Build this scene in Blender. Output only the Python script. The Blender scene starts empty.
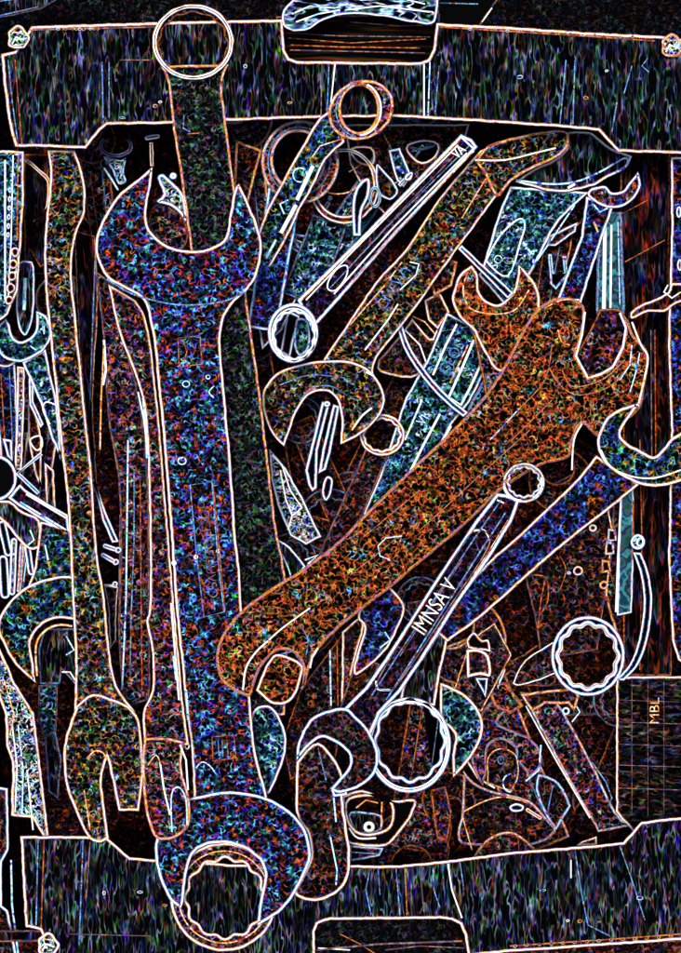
import bpy, bmesh, math, random
from mathutils import Vector, Matrix, noise as mnoise
from mathutils.geometry import tessellate_polygon
random.seed(5)
SC = bpy.context.scene
COL = SC.collection

# ---------------------------------------------------------------- camera, sky, sun, exposure
S = 0.0005            # metres per photo pixel at the level z = 0 (top of the pile)
H = 0.80              # camera height above that level
cam_d = bpy.data.cameras.new('camera'); cam = bpy.data.objects.new('camera', cam_d); COL.objects.link(cam)
cam.location = (0, 0, H)
cam_d.sensor_fit = 'VERTICAL'; cam_d.sensor_height = 24
cam_d.lens = 24 * H / (953 * S)
cam_d.clip_end = 100
SC.camera = cam
world = bpy.data.worlds.new('World'); SC.world = world; world.use_nodes = True
nt = world.node_tree
sky = nt.nodes.new('ShaderNodeTexSky'); sky.sky_type = 'NISHITA'; sky.sun_disc = False
sky.sun_elevation = math.radians(81); sky.sun_rotation = math.radians(-35)
bg = nt.nodes['Background']; bg.inputs[1].default_value = 0.15
nt.links.new(sky.outputs[0], bg.inputs[0])
sun_d = bpy.data.lights.new('sun', 'SUN'); sun = bpy.data.objects.new('sun', sun_d); COL.objects.link(sun)
sun_d.energy = 2.4; sun_d.angle = math.radians(14); sun_d.color = (1, .96, .9)
sun.rotation_euler = (math.radians(-7), math.radians(-5), 0)
SC.view_settings.view_transform = 'Standard'; SC.view_settings.look = 'None'
SC.view_settings.exposure = 0.75

def W(px, py, z):      # photo pixel at height z (metres) -> world
    k = (H - z) / H
    return Vector(((px - 340.5) * S * k, (476.5 - py) * S * k, z))

# ---------------------------------------------------------------- materials
def nodes(m):
    m.use_nodes = True
    t = m.node_tree
    P = t.nodes['Principled BSDF']
    P.inputs['Roughness'].default_value = 0.85; P.inputs['Specular IOR Level'].default_value = 0.02
    return t, t.nodes, t.links, P

def squiggle(name, pal, scale=345, freq=0, width=.05, gain=2.4, thr=.43, chroma=.17, stretch=(1, 1, 1), mscale=330, pscale=130, amp=1.0):
    """black metal with short curly coloured scratches: contour lines of a fine grain, broken up by a coarser one, coloured in patches from a palette"""
    m = bpy.data.materials.new(name); t, N, L, P = nodes(m)
    tc = N.new('ShaderNodeTexCoord'); oi = N.new('ShaderNodeObjectInfo')
    rnd = N.new('ShaderNodeVectorMath'); rnd.operation = 'SCALE'; rnd.inputs[0].default_value = (3.1, 7.7, 5.3)
    L.new(oi.outputs['Random'], rnd.inputs['Scale'])
    mp = N.new('ShaderNodeMapping'); mp.inputs['Scale'].default_value = stretch
    L.new(tc.outputs['Object'], mp.inputs['Vector'])
    av = N.new('ShaderNodeVectorMath'); av.operation = 'ADD'
    L.new(mp.outputs[0], av.inputs[0]); L.new(rnd.outputs[0], av.inputs[1])
    def vm(op, a, b=None, c=None):
        n = N.new('ShaderNodeVectorMath'); n.operation = op
        for i, v in enumerate((a, b, c)):
            if v is None: continue
            if isinstance(v, (tuple, list)): n.inputs[i].default_value = v
            elif isinstance(v, (int, float)): n.inputs[i].default_value = (v,) * 3
            else: L.new(v, n.inputs[i])
        return n.outputs[0]
    def noise(sc, det, mix, off=0.0):
        n = N.new('ShaderNodeTexNoise'); n.inputs['Scale'].default_value = sc; n.inputs['Detail'].default_value = det
        v = vm('ADD', av.outputs[0], (off, off * 1.7, off * .4)) if off else av.outputs[0]
        L.new(v, n.inputs['Vector'])
        mx = N.new('ShaderNodeMix'); mx.data_type = 'RGBA'; mx.inputs['Factor'].default_value = mix
        L.new(n.outputs['Fac'], mx.inputs['A']); L.new(n.outputs['Color'], mx.inputs['B'])
        return mx.outputs['Result']
    def worms(sc, off):                                                # thin meandering lines where the grain crosses its middle value
        d = vm('ABSOLUTE', vm('SUBTRACT', noise(sc, 1.2, chroma, off), .5))
        return vm('MAXIMUM', vm('MULTIPLY_ADD', d, -1 / width, 1.0), 0.0)
    line = vm('ADD', vm('MULTIPLY', worms(scale, 0.0), 1.1), vm('MULTIPLY', worms(scale * .6, 9.4), .45))
    mask = vm('MINIMUM', vm('MAXIMUM', vm('MULTIPLY_ADD', noise(mscale, 1.5, .25, 2.3), gain * 2, -gain * 2 * thr), 0.08), 1.0)
    r = N.new('ShaderNodeValToRGB'); r.color_ramp.interpolation = 'LINEAR'; el = r.color_ramp.elements
    while len(el) < len(pal): el.new(.5)
    for i, c in enumerate(pal):
        el[i].position = .32 + .36 * i / max(1, len(pal) - 1); el[i].color = (*c, 1)
    L.new(noise(pscale, 2.5, 0, 5.1), r.inputs[0])
    col = vm('MINIMUM', vm('MULTIPLY', vm('MULTIPLY', line, mask), vm('MULTIPLY', r.outputs[0], amp)), .9)
    L.new(col, P.inputs['Base Color'])
    return m

def rim(name, cols, scale=260, lo=.36, hi=.64):
    """bright rim colour imitating a glowing outline, with coloured stretches"""
    m = bpy.data.materials.new(name); t, N, L, P = nodes(m)
    tc = N.new('ShaderNodeTexCoord')
    n = N.new('ShaderNodeTexNoise'); n.inputs['Scale'].default_value = scale; n.inputs['Detail'].default_value = 2
    L.new(tc.outputs['Object'], n.inputs['Vector'])
    r = N.new('ShaderNodeValToRGB'); el = r.color_ramp.elements
    while len(el) < len(cols): el.new(0.5)
    for i, c in enumerate(cols):
        el[i].position = lo + (hi - lo) * i / max(1, len(cols) - 1); el[i].color = (*c, 1)
    L.new(n.outputs['Fac'], r.inputs[0]); L.new(r.outputs[0], P.inputs['Base Color'])
    return m
def flat_mat(name, c):
    m = bpy.data.materials.new(name); t, N, L, P = nodes(m)
    P.inputs['Base Color'].default_value = (*c, 1)
    return m
WH = (.95, .95, .95); OR = (.50, .10, .012); YE = (.55, .34, .06); CY = (.10, .42, .60); BL = (.03, .08, .50); RD = (.32, .025, .012)
BK = (.004, .004, .004); DO = (.15, .035, .01); DB = (.02, .06, .16); GR = (.06, .3, .08); GY = (.17, .19, .22); PUR = (.10, .03, .42); LC = (.16, .48, .55); SG = (.06, .30, .14)
BODY = {
 'steel': squiggle('scratched_black_steel', [OR, RD, BL, LC, CY, BL, PUR, RD, OR, RD, BL, CY], amp=1.45),
 'blue': squiggle('scratched_blue_black_steel', [OR, RD, PUR, BL, (.15, .4, .9), BL, PUR, DO, OR]),
 'cyan': squiggle('scratched_cyan_black_steel', [BL, LC, CY, DB, LC, (.6, .9, .95), BL], amp=1.3),
 'rust': squiggle('rust_pitted_steel', [YE, OR, RD, (.55, .08, .01), DO, (.6, .12, .015), RD, OR, (.55, .09, .01), DB, YE, OR, RD, CY], thr=.38, gain=2.8, amp=1.3),
 'redsteel': squiggle('rust_stained_black_steel', [BL, RD, OR, RD, BL, OR, RD, LC, OR, RD, CY], amp=1.4),
 'green': squiggle('green_stained_black_steel', [OR, YE, SG, LC, DB, BL, SG, OR, YE], amp=1.35),
 'olive': squiggle('yellow_stained_black_steel', [BL, RD, OR, YE, OR, DB, LC, OR, SG, OR, YE, RD], amp=1.35),
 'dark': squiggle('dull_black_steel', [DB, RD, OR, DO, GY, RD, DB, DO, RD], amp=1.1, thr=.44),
 'grey': squiggle('worn_grey_black_steel', [DO, DB, GY, SG, DO, GY, DB, RD, GY], amp=.8, thr=.44),
 'chrome': squiggle('clean_black_chrome', [PUR, DO, (.15, .1, .3), RD, DB], amp=.8, thr=.47),
 'flap': squiggle('streaked_black_board', [DB, GY, DO, (.25, .3, .4), DB, GY, DO], scale=430, width=.04, stretch=(1, .22, 1), amp=.95, thr=.45, mscale=330, pscale=200),
 'board': squiggle('ruled_brown_black_board', [DO, DB, DO, (.2, .2, .15), DO], scale=380, stretch=(.5, 1, 1), amp=.9, thr=.46),
 'wall': squiggle('brown_black_board', [DO, RD, DB, DO, RD], scale=400, stretch=(1, .2, 1), amp=1.1, thr=.45),
 'floor': squiggle('dark_box_floor', [DO, RD, DB, OR, RD, DO], amp=1.0, thr=.47),
 'ground': squiggle('black_ground', [DB, DO, GY, DB], amp=.25, thr=.47),
 'crumple': squiggle('crumpled_white_black_sheet', [WH, CY, WH, BL, LC, WH], scale=230, stretch=(.5, 1.1, 1), thr=.36, chroma=.05, mscale=240),
 'layers': squiggle('layered_brown_board', [BK, DO, BK, BK, DO, RD], scale=300, stretch=(.06, 1, 1), thr=.35, amp=.7),
 'chain': squiggle('white_flecked_metal', [WH, LC, WH, OR, WH, BL, WH], scale=420, thr=.34),
 'sheen': rim('blue_green_painted_sheen', [(.005, .03, .05), (.04, .2, .22), (.005, .01, .015), (.03, .07, .12), (.005, .06, .02)], scale=120),  # metal sheen painted into the colour as blue-green and dark stretches
 'black': flat_mat('plain_black', (.0006, .0006, .0006)),
}
EDGE = {  # pale rim colours painted to look like glowing outlines
 'white': rim('bright_rim', [(.9, .5, .15), WH, WH, (.95, .9, .7), WH, WH, (.3, .7, .95)], scale=200, lo=.3, hi=.7),
 'chrome': rim('pure_white_rim', [WH, WH, (.9, .95, .8)]),
 'orange': rim('orange_rim', [(.6, .12, .02), (.8, .5, .1), (.7, .18, .03), (.9, .8, .55), (.7, .2, .03), RD], scale=200),
 'warm': rim('pale_orange_rim', [(.8, .3, .05), WH, (.9, .75, .3), WH, WH, (.85, .45, .1), WH, (.4, .4, .6)], scale=200, lo=.3, hi=.7),
 'cyan': rim('cyan_rim', [(.1, .4, .7), (.7, .9, .95), (.2, .6, .85), WH, BL]),
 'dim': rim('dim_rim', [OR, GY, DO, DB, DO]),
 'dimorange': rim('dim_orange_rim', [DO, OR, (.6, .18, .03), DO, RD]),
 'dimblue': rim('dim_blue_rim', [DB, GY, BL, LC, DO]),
 'rust': rim('broken_rust_rim', [OR, DO, (.7, .3, .05), RD, GY, OR, DO]),
 'black': BODY['black'],
}
FRINGE = {
 'mix': rim('mixed_fringe', [OR, BL, RD, BL, CY, RD]),
 'orange': rim('orange_fringe', [RD, (.7, .2, .02), BK, (.7, .35, .03), OR, BL, (.7, .15, .02), BK, RD], scale=300, lo=.3, hi=.7),
 'blue': rim('blue_fringe', [BL, CY, BK, CY, BL, (.7, .2, .02), BL, BK, CY], scale=300, lo=.3, hi=.7),
 'dim': rim('dim_fringe', [BK, DO, BK, DB]),
}
DARK = BODY['black']

# ---------------------------------------------------------------- shape helpers
def inset(poly, d):
    n = len(poly); out = []
    area = sum(poly[i][0] * poly[(i + 1) % n][1] - poly[(i + 1) % n][0] * poly[i][1] for i in range(n))
    sg = 1 if area > 0 else -1
    for i in range(n):
        a = Vector(poly[i - 1]); b = Vector(poly[i]); c = Vector(poly[(i + 1) % n])
        u = (b - a).normalized() if (b - a).length > 1e-6 else Vector((1, 0))
        v = (c - b).normalized() if (c - b).length > 1e-6 else u
        n1 = Vector((-u.y, u.x)) * sg; n2 = Vector((-v.y, v.x)) * sg
        m = n1 + n2
        m = n1 if m.length < 1e-4 else m.normalized()
        k = max(.5, m.dot(n1)); out.append(tuple(b + m * (d / k)))
    return out

def smooth(pts, sub=6, closed=True):
    """Catmull-Rom; a point given as (x, y, 1) is a sharp corner"""
    n = len(pts); out = []
    for i in range(n if closed else n - 1):
        p0, p1, p2, p3 = pts[(i - 1) % n], pts[i], pts[(i + 1) % n], pts[(i + 2) % n]
        if not closed:
            if i == 0: p0 = p1
            if i == n - 2: p3 = p2
        if len(p1) > 2: p0 = p1
        if len(p2) > 2: p3 = p2
        P = [Vector(p[:2]) for p in (p0, p1, p2, p3)]
        if len(p1) > 2 and len(p2) > 2: out.append(tuple(P[1])); continue
        for k in range(sub):
            t = k / sub
            out.append(tuple(.5 * (2 * P[1] + (P[2] - P[0]) * t + (2 * P[0] - 5 * P[1] + 4 * P[2] - P[3]) * t * t + (3 * P[1] - P[0] - 3 * P[2] + P[3]) * t ** 3)))
    if not closed: out.append(tuple(Vector(pts[-1][:2])))
    return out

def rough(poly, amp):
    """worn edge: short segments that wander by a fraction of a millimetre"""
    out = []; n = len(poly)
    for i in range(n):
        a = Vector(poly[i][:2]); b = Vector(poly[(i + 1) % n][:2]); k = max(1, int((b - a).length / 5))
        for j in range(k):
            p = a.lerp(b, j / k); q = Vector((p.x * .13, p.y * .13, amp * 9))
            out.append((p.x + amp * mnoise.noise(q), p.y + amp * mnoise.noise(q + Vector((31.3, 7.1, 0)))))
    return out

def thing(name, label, cat, px, py, z, group=None):
    o = bpy.data.objects.new(name, None); COL.objects.link(o)
    o.location = W(px, py, z / 1000); o.empty_display_size = .01
    o['label'] = label; o['category'] = cat
    if group: o['group'] = group
    return o

def plate(name, outer, holes=(), z=0., th=5., bev=2.4, mats=('steel', 'white', 'mix'), parent=None, tilt=(0, 0), pivot=None, ribs=(), label=None, under=None):
    """solid plate: outline in photo pixels, top at z mm, thickness th mm, bright chamfered rim bev px wide"""
    pv = pivot or outer[0]
    amp = .3 if mats[1] == 'chrome' else .75
    bev *= .84 if mats[1] != 'chrome' else .95
    outer = rough(outer, amp); holes = [rough(h, amp * .6) for h in holes]
    def zz(p, d): return (z - d + tilt[0] * (p[0] - pv[0]) + tilt[1] * (p[1] - pv[1])) / 1000
    bm = bmesh.new(); loops = [(outer, 1)] + [(h, -1) for h in holes]
    o = parent.location if parent else Vector()
    tops = []; bots = []
    for lp, sg in loops:
        l0 = lp; l1 = inset(lp, sg * bev * .35); l2 = inset(lp, sg * bev); l3 = inset(lp, sg * (bev + .9))
        R = []
        for q, d in ((l0, th), (l0, .9), (l1, .35), (l2, 0.), (l3, 0.)):
            R.append([bm.verts.new(W(p[0], p[1], zz(p, d)) - o) for p in q])
        n = len(lp)
        for k, mi in ((0, 3), (1, 2), (2, 1), (3, 2)):
            for i in range(n):
                j = (i + 1) % n
                f = bm.faces.new((R[k][i], R[k][j], R[k + 1][j], R[k + 1][i])); f.material_index = mi
        tops.append((l3, R[4])); bots.append((l0, R[0]))
    for grp in (tops, bots):
        vs = [v for _, r in grp for v in r]
        for tri in tessellate_polygon([[Vector((p[0], p[1], 0)) for p in q] for q, _ in grp]):
            try: bm.faces.new([vs[i] for i in tri]).material_index = 0 if grp is tops else 3
            except ValueError: pass
    bmesh.ops.recalc_face_normals(bm, faces=bm.faces[:])
    slots = [BODY[mats[0]], EDGE[mats[1]], FRINGE[mats[2]], DARK]
    for rb in ribs:                                   # raised seams, panel rims and painted reflection lines: (points, width px, rim colour, closed, height mm)
        pts, w = rb[0], rb[1]; ec = rb[2] if len(rb) > 2 else 'white'; closed = rb[3] if len(rb) > 3 else False
        hh = rb[4] if len(rb) > 4 else .4
        if EDGE[ec] not in slots: slots.append(EDGE[ec])
        mi = slots.index(EDGE[ec]); n = len(pts); rows = []
        for i in range(n):
            a = Vector(pts[i - 1] if (i or closed) else pts[0]); b = Vector(pts[(i + 1) % n] if (i < n - 1 or closed) else pts[-1])
            d = (b - a); d = d.normalized() if d.length > 1e-6 else Vector((1, 0)); q = Vector((-d.y, d.x)); p = Vector(pts[i][:2])
            row = []
            for u, h in ((-.5, -.3), (-.32, hh), (.32, hh), (.5, -.3)):
                r = p + q * (u * w); row.append(bm.verts.new(W(r.x, r.y, zz(r, -h)) - o))
            rows.append(row)
        for i in range(n if closed else n - 1):
            r0, r1 = rows[i], rows[(i + 1) % n]
            for k in range(3): bm.faces.new((r0[k], r1[k], r1[k + 1], r0[k + 1])).material_index = mi
        if not closed:
            for r in (rows[0], rows[-1]): bm.faces.new(r).material_index = mi
    me = bpy.data.meshes.new(name); bm.to_mesh(me); bm.free()
    ob = bpy.data.objects.new(name, me); COL.objects.link(ob)
    for m in slots: me.materials.append(m)
    if parent: ob.parent = under or parent
    if label: ob['label'] = label
    return ob

def circle(cx, cy, r, n=48, pts=0, amp=0, a0=0):
    return [(cx + (r + amp * math.cos(pts * a)) * math.cos(a + a0), cy + (r + amp * math.cos(pts * a)) * math.sin(a + a0)) for a in [2 * math.pi * i / n for i in range(n)]]


def zat(z, tilt, pv, p): return z + tilt[0] * (p[0] - pv[0]) + tilt[1] * (p[1] - pv[1])

def bar(a, b, wa, wb=None, r=0):
    """four-cornered (or round-ended) shank outline from a to b"""
    wb = wb or wa; a = Vector(a); b = Vector(b); d = (b - a).normalized(); q = Vector((-d.y, d.x))
    if not r: return [tuple(a + q * wa / 2), tuple(b + q * wb / 2), tuple(b - q * wb / 2), tuple(a - q * wa / 2)]
    out = []
    for c, w, s in ((b, wb, 1), (a, wa, -1)):
        for i in range(9):
            t = math.pi / 2 - math.pi * i / 8
            out.append(tuple(c + s * (d * math.cos(t) * w / 2 * r + q * math.sin(t) * w / 2)))
    return out

def jaw_shape(c, R, ang, slot, depth, n=26):
    """open jaw: a disc of radius R with a round-bottomed slot pointing along ang (degrees, picture sense)"""
    a = math.radians(ang); d = Vector((math.cos(a), math.sin(a))); q = Vector((-d.y, d.x)); c = Vector(c)
    h = math.asin(min(.95, slot / 2 / R)); out = []
    for i in range(n + 1):
        t = h + (2 * math.pi - 2 * h) * i / n
        out.append(tuple(c + (d * math.cos(t) + q * math.sin(t)) * R))
    for i in range(11):
        t = -math.pi / 2 - math.pi * i / 10
        out.append(tuple(c + d * (R - depth + slot / 2) + (d * math.cos(t) * .9 + q * math.sin(t)) * (slot / 2)))
    return out

def lettering(txt, px, py, z, size, ang, parent, mat='white', stretch=1.0, bold=.004, under=None):
    """raised lettering as a mesh part; ang in degrees, picture sense (reading direction, anticlockwise up)"""
    cu = bpy.data.curves.new('lettering', 'FONT'); cu.body = txt; cu.size = 1; cu.extrude = .02; cu.align_x = 'CENTER'; cu.align_y = 'CENTER'; cu.offset = bold
    tmp = bpy.data.objects.new('lettering_source', cu); COL.objects.link(tmp)
    dg = bpy.context.evaluated_depsgraph_get(); dg.update()
    me = bpy.data.meshes.new_from_object(tmp.evaluated_get(dg)); me.name = 'lettering'
    bpy.data.objects.remove(tmp); bpy.data.curves.remove(cu)
    k = size * S * (H - z / 1000) / H
    M = Matrix.Translation(W(px, py, z / 1000) - (parent.location if parent else Vector())) @ Matrix.Rotation(math.radians(ang), 4, 'Z') @ Matrix.Diagonal((k * stretch, k, .012, 1))
    me.transform(M); me.materials.clear(); me.materials.append(EDGE[mat])
    for p in me.polygons: p.material_index = 0
    ob = bpy.data.objects.new('lettering', me); COL.objects.link(ob); ob.parent = under or parent
    return ob

def ell(cx, cy, rx, ry, n=40, a0=0, a1=360):
    return [(cx + rx * math.cos(math.radians(a0 + (a1 - a0) * i / n)), cy + ry * math.sin(math.radians(a0 + (a1 - a0) * i / n))) for i in range(n + (a1 - a0 < 360))]

def ring12(cx, cy, rx, ry, amp=.05, n=96):
    return [(cx + rx * (1 + amp * math.cos(12 * a)) * math.cos(a), cy + ry * (1 + amp * math.cos(12 * a)) * math.sin(a)) for a in [2 * math.pi * i / n for i in range(n)]]

# ---------------------------------------------------------------- the setting: ground under the box
def sheet(name, z, mat, r=6.):
    me = bpy.data.meshes.new(name); me.from_pydata([(-r, -r, z), (r, -r, z), (r, r, z), (-r, r, z)], [], [(0, 1, 2, 3)])
    ob = bpy.data.objects.new(name, me); COL.objects.link(ob); me.materials.append(BODY[mat]); return ob
sheet('ground', -.130, 'ground')['kind'] = 'structure'

# ---------------------------------------------------------------- the box
box = thing('tool_box', 'open black box with wide streaked end flaps, packed full of wrenches', 'box', 340, 476, -120)
FT = [(1, 54), (14, 51), (20, 44), (31, 26), (155, 22), (283, 19), (284, 40), (285, 50), (289, 58), (297, 61), (420, 62), (428, 59), (433, 50), (436, 23), (511, 27), (600, 33), (661, 36), (700, 41), (700, 155),
      (681, 154), (618, 152), (598, 131), (568, 128), (511, 124), (465, 121), (395, 117), (320, 118), (227, 121), (170, 124), (107, 125), (100, 131), (86, 149), (40, 147), (15, 147), (8, 120), (3, 80)]
flap = plate('end_flap', FT, z=0, th=4, bev=2.6, mats=('flap', 'warm', 'orange'), parent=box, ribs=[
    ([(30, 30), (155, 27)], 1.6, 'dim'), ([(440, 27), (600, 37), (655, 41)], 1.6, 'dimorange'),
    ([(102, 62), (103, 118)], 1.6, 'dimblue'), ([(109, 62), (109, 118)], 1.4, 'dimblue'), ([(120, 60), (150, 60)], 1.4, 'dim'),
    ([(322, 64), (321, 116)], 1.2, 'dim'), ([(329, 64), (327, 116)], 1.2, 'dimblue'), ([(335, 64), (330, 112)], 1.6, 'white'),
    ([(424, 64), (424, 116)], 1.8, 'white'), ([(430, 62), (428, 116)], 1.4, 'cyan'),
    ([(439, 66), (435, 114)], 1.2, 'dimblue'), ([(566, 60), (560, 124)], 1.4, 'dimblue'), ([(575, 60), (573, 124)], 1.4, 'dimblue'), ([(632, 66), (624, 94)], 1.2, 'dimblue'),
    ([(617, 102), (612, 132)], 1.6, 'dimblue'), ([(648, 58), (642, 66), (649, 72)], 1.2, 'dimblue'), ([(15, 60), (18, 100), (22, 145)], 1.3, 'dimorange'), ([(8, 60), (12, 100), (18, 145)], 1.3, 'dimblue')])
FB = [(20, 836), (86, 836), (108, 838), (130, 857), (152, 859), (230, 864), (347, 865), (400, 865), (450, 860), (510, 852), (596, 845), (623, 842), (641, 822), (660, 819), (700, 816),
      (700, 938), (681, 940), (600, 946), (511, 952), (468, 956), (464, 935), (460, 925), (452, 920), (440, 919), (330, 920), (318, 924), (315, 932), (315, 970), (60, 970), (48, 953), (40, 930), (25, 927)]
low_flap = plate('end_flap', FB, z=0, th=4, bev=2.4, mats=('flap', 'white', 'orange'), parent=box, ribs=[
    ([(38, 840), (36, 925)], 1.6, 'dimblue'), ([(44, 840), (41, 928)], 1.4, 'dimorange'), ([(83, 840), (79, 945)], 1.6, 'dimblue'), ([(90, 842), (86, 900)], 1.2, 'dim'),
    ([(448, 864), (452, 890), (462, 918)], 1.7, 'white'), ([(460, 862), (464, 890)], 1.3, 'dimblue'), ([(575, 850), (581, 890), (588, 925), (610, 936)], 1.5, 'dimblue'), ([(571, 860), (571, 878)], 1.5, 'white'),
    ([(370, 868), (366, 890), (371, 915)], 1.3, 'dimblue'), ([(378, 868), (380, 895)], 1.3, 'dimblue'), ([(396, 868), (400, 915)], 1.3, 'dimblue'), ([(405, 868), (407, 915)], 1.3, 'dimorange'), ([(420, 868), (424, 912)], 1.3, 'dim'), ([(433, 868), (434, 890), (440, 908)], 1.3, 'dimblue'),
    ([(620, 846), (632, 880), (645, 920)], 1.2, 'dimblue'), ([(510, 946), (600, 940), (681, 934)], 1.6, 'dimorange'), ([(70, 934), (150, 936)], 1.2, 'dim')])
# small staple heads along the folded edges of the flaps
for i in range(26):
    x = 58 + i * 3.6 if i < 12 else 470 + (i - 12) * 12.5
    y = 29 if i < 12 else 29 + (x - 470) * .05
    if i % 5 == 3: continue
    plate('staple', ell(x, y, 2, 1.7, 8), z=1.0, th=1.2, bev=.9, mats=('black', 'orange' if i % 3 else 'white', 'dim'), parent=box, under=flap)
for i in range(14):
    x = 515 + i * 12; plate('staple', ell(x, 946 - (x - 515) * .06, 2.4, 1.7, 8), z=1.0, th=1.2, bev=.9, mats=('black', 'orange', 'dim'), parent=box, under=low_flap)
plate('side_wall', [(620, 120), (671, 120), (669, 288), (668, 350), (671, 430), (672, 560), (672, 676), (623, 676), (623, 400), (620, 300)], z=-44, th=6, bev=1.6, mats=('wall', 'dimorange', 'dim'), parent=box,
      ribs=[([(640, 440), (642, 540), (640, 670)], 1.2, 'dimorange'), ([(655, 330), (656, 480)], 1.2, 'dimorange'), ([(651, 330), (652, 470)], 1.2, 'dim'), ([(648, 200), (620, 215)], 1.2, 'dimorange'), ([(665, 240), (625, 262)], 1.2, 'dimorange')])
panel = plate('wall_panel', [(616, 677), (650, 676), (690, 676), (690, 825), (636, 835), (616, 812)], z=-36, th=6, bev=2, mats=('board', 'white', 'orange'), parent=box,
      ribs=[([(618, 700), (680, 702)], .7, 'dim'), ([(618, 722), (680, 724)], .7, 'dim'), ([(618, 744), (680, 746)], .7, 'dim'), ([(618, 765), (680, 767)], .7, 'dim'), ([(618, 788), (680, 790)], 1, 'dim'),
            ([(632, 680), (632, 815)], .6, 'dim'), ([(648, 680), (648, 815)], .6, 'dim'), ([(664, 680), (664, 815)], .6, 'dim')])
lettering('MBL', 655, 711, -35.6, 14, 90, box, 'orange', stretch=1.05, bold=-.01, under=panel)
rail = plate('side_rail', [(671, 157), (700, 157), (700, 676), (678, 660), (672, 640), (668, 560), (671, 430), (668, 350), (669, 292), (671, 238)], z=-14, th=8, bev=2.2, mats=('blue', 'white', 'orange'), parent=box)
for x, y in ((679, 212), (680, 265), (677, 290)):
    plate('rail_slot', ell(x, y, 3, 6, 16), z=-13, th=2, bev=1.4, mats=('black', 'chrome', 'blue'), parent=box, under=rail)
rail = plate('side_rail', [(-20, 152), (3, 150), (24, 151), (24, 200), (21, 245), (18, 290), (8, 315), (-20, 335)], z=-8, th=8, bev=2.2, mats=('cyan', 'warm', 'orange'), parent=box,
      ribs=[([(5, 160), (5, 300)], 2.0, 'white'), ([(13, 155), (11, 240), (8, 300)], 1.4, 'white'), ([(18, 155), (17, 240)], 1.4, 'dimorange')])
plate('side_rail', [(-20, 640), (0, 648), (9, 668), (15, 683), (34, 713), (42, 777), (49, 836), (44, 838), (32, 818), (11, 816), (12, 765), (6, 745), (5, 715), (-4, 690), (-20, 670)], z=-6, th=8, bev=2.4, mats=('chain', 'warm', 'orange'), parent=box,
      ribs=[([(12, 725), (17, 765), (15, 812)], 1.4, 'white'), ([(18, 725), (23, 770), (22, 814)], 1.4, 'cyan'), ([(4, 680), (14, 715), (10, 735)], 1.4, 'orange'), ([(27, 770), (33, 830)], 1.6, 'white')])
for y in range(6):
    plate('rail_slot', ell(10 - y * .4, 190 + y * 9, 2, 3, 12), z=-6.4, th=2, bev=1.1, mats=('black', 'chrome', 'blue'), parent=box, under=rail)
for y in range(5):
    plate('rail_slot', ell(15 - y * 1.5, 252 + y * 12, 4.5, 5, 14), z=-6.4, th=2, bev=1.4, mats=('black', 'warm', 'orange'), parent=box, under=rail)
plate('box_floor', [(-30, 60), (700, 40), (700, 960), (-30, 960)], z=-112, th=5, bev=1, mats=('floor', 'dim', 'dim'), parent=box)
for pts in ([(-18, 56), (696, 46), (696, 56), (-18, 66)], [(-18, 930), (696, 930), (696, 942), (-18, 942)]):
    plate('end_wall', pts, z=-13, th=98, bev=1.6, mats=('wall', 'dim', 'dim'), parent=box)
for pts in ([(-28, 60), (-20, 60), (-20, 940), (-28, 940)], [(702, 50), (710, 50), (710, 940), (702, 940)]):
    plate('side_panel', pts, z=-24, th=86, bev=1.6, mats=('wall', 'dim', 'dim'), parent=box)
for cx, cy, n in ((18, 38, 'warm'), (48, 945, 'chrome'), (672, 46, 'orange')):
    plate('corner_bolt', [(cx + (11 + 1.2 * math.cos(5 * a)) * math.cos(a), cy + (12 + 1.3 * math.sin(3 * a)) * math.sin(a)) for a in [i * math.pi / 16 for i in range(32)]], z=4, th=6, bev=2.2, mats=('chain', n, 'orange'), parent=box,
          ribs=[([(cx - 6, cy + 6), (cx - 2, cy - 1), (cx + 6, cy + 2)], 1.8, 'white'), ([(cx - 5, cy - 6), (cx + 3, cy - 5)], 1.4, 'orange')])

# ---------------------------------------------------------------- round about the box
t = thing('crumpled_sheet', 'crumpled white and blue flecked sheet bulging above the notch of the upper flap', 'sheet', 360, 14, -10)
plate('sheet_fold', smooth([(282, 14), (290, 2), (306, -6), (360, -10), (420, -10), (437, -4), (437, 14), (432, 24), (410, 22), (385, 17), (350, 14), (325, 20), (305, 31), (285, 28)], 4), z=6, th=14, bev=2, mats=('crumple', 'white', 'blue'), parent=t,
      ribs=[([(292, 14), (310, 6), (335, 8), (350, 3)], 1.6, 'cyan'), ([(296, 22), (318, 14), (340, 10)], 1.6, 'white'), ([(345, 10), (380, 6), (430, 12)], 1.6, 'white'), ([(360, 0), (400, -2), (425, 4)], 1.4, 'white')])
t = thing('layered_board', 'brown layered board showing through the notch of the upper flap', 'board', 360, 42, -20)
plate('board', [(276, 16), (440, 14), (440, 66), (280, 66)], z=-12, th=16, bev=1.4, mats=('layers', 'dim', 'dim'), parent=t,
      ribs=[([(288, 33), (340, 36), (430, 37)], 1.2, 'dim'), ([(288, 38), (350, 43), (426, 39)], 1.2, 'dimorange'), ([(290, 45), (340, 47), (420, 48)], 1.6, 'dimorange'), ([(290, 50), (425, 53)], 1.4, 'dim'), ([(350, 22), (400, 26), (432, 25)], 1.4, 'dim')])
t = thing('dark_board', 'dark board with brown stripes showing through the lower cut-out', 'board', 390, 940, -20)
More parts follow.
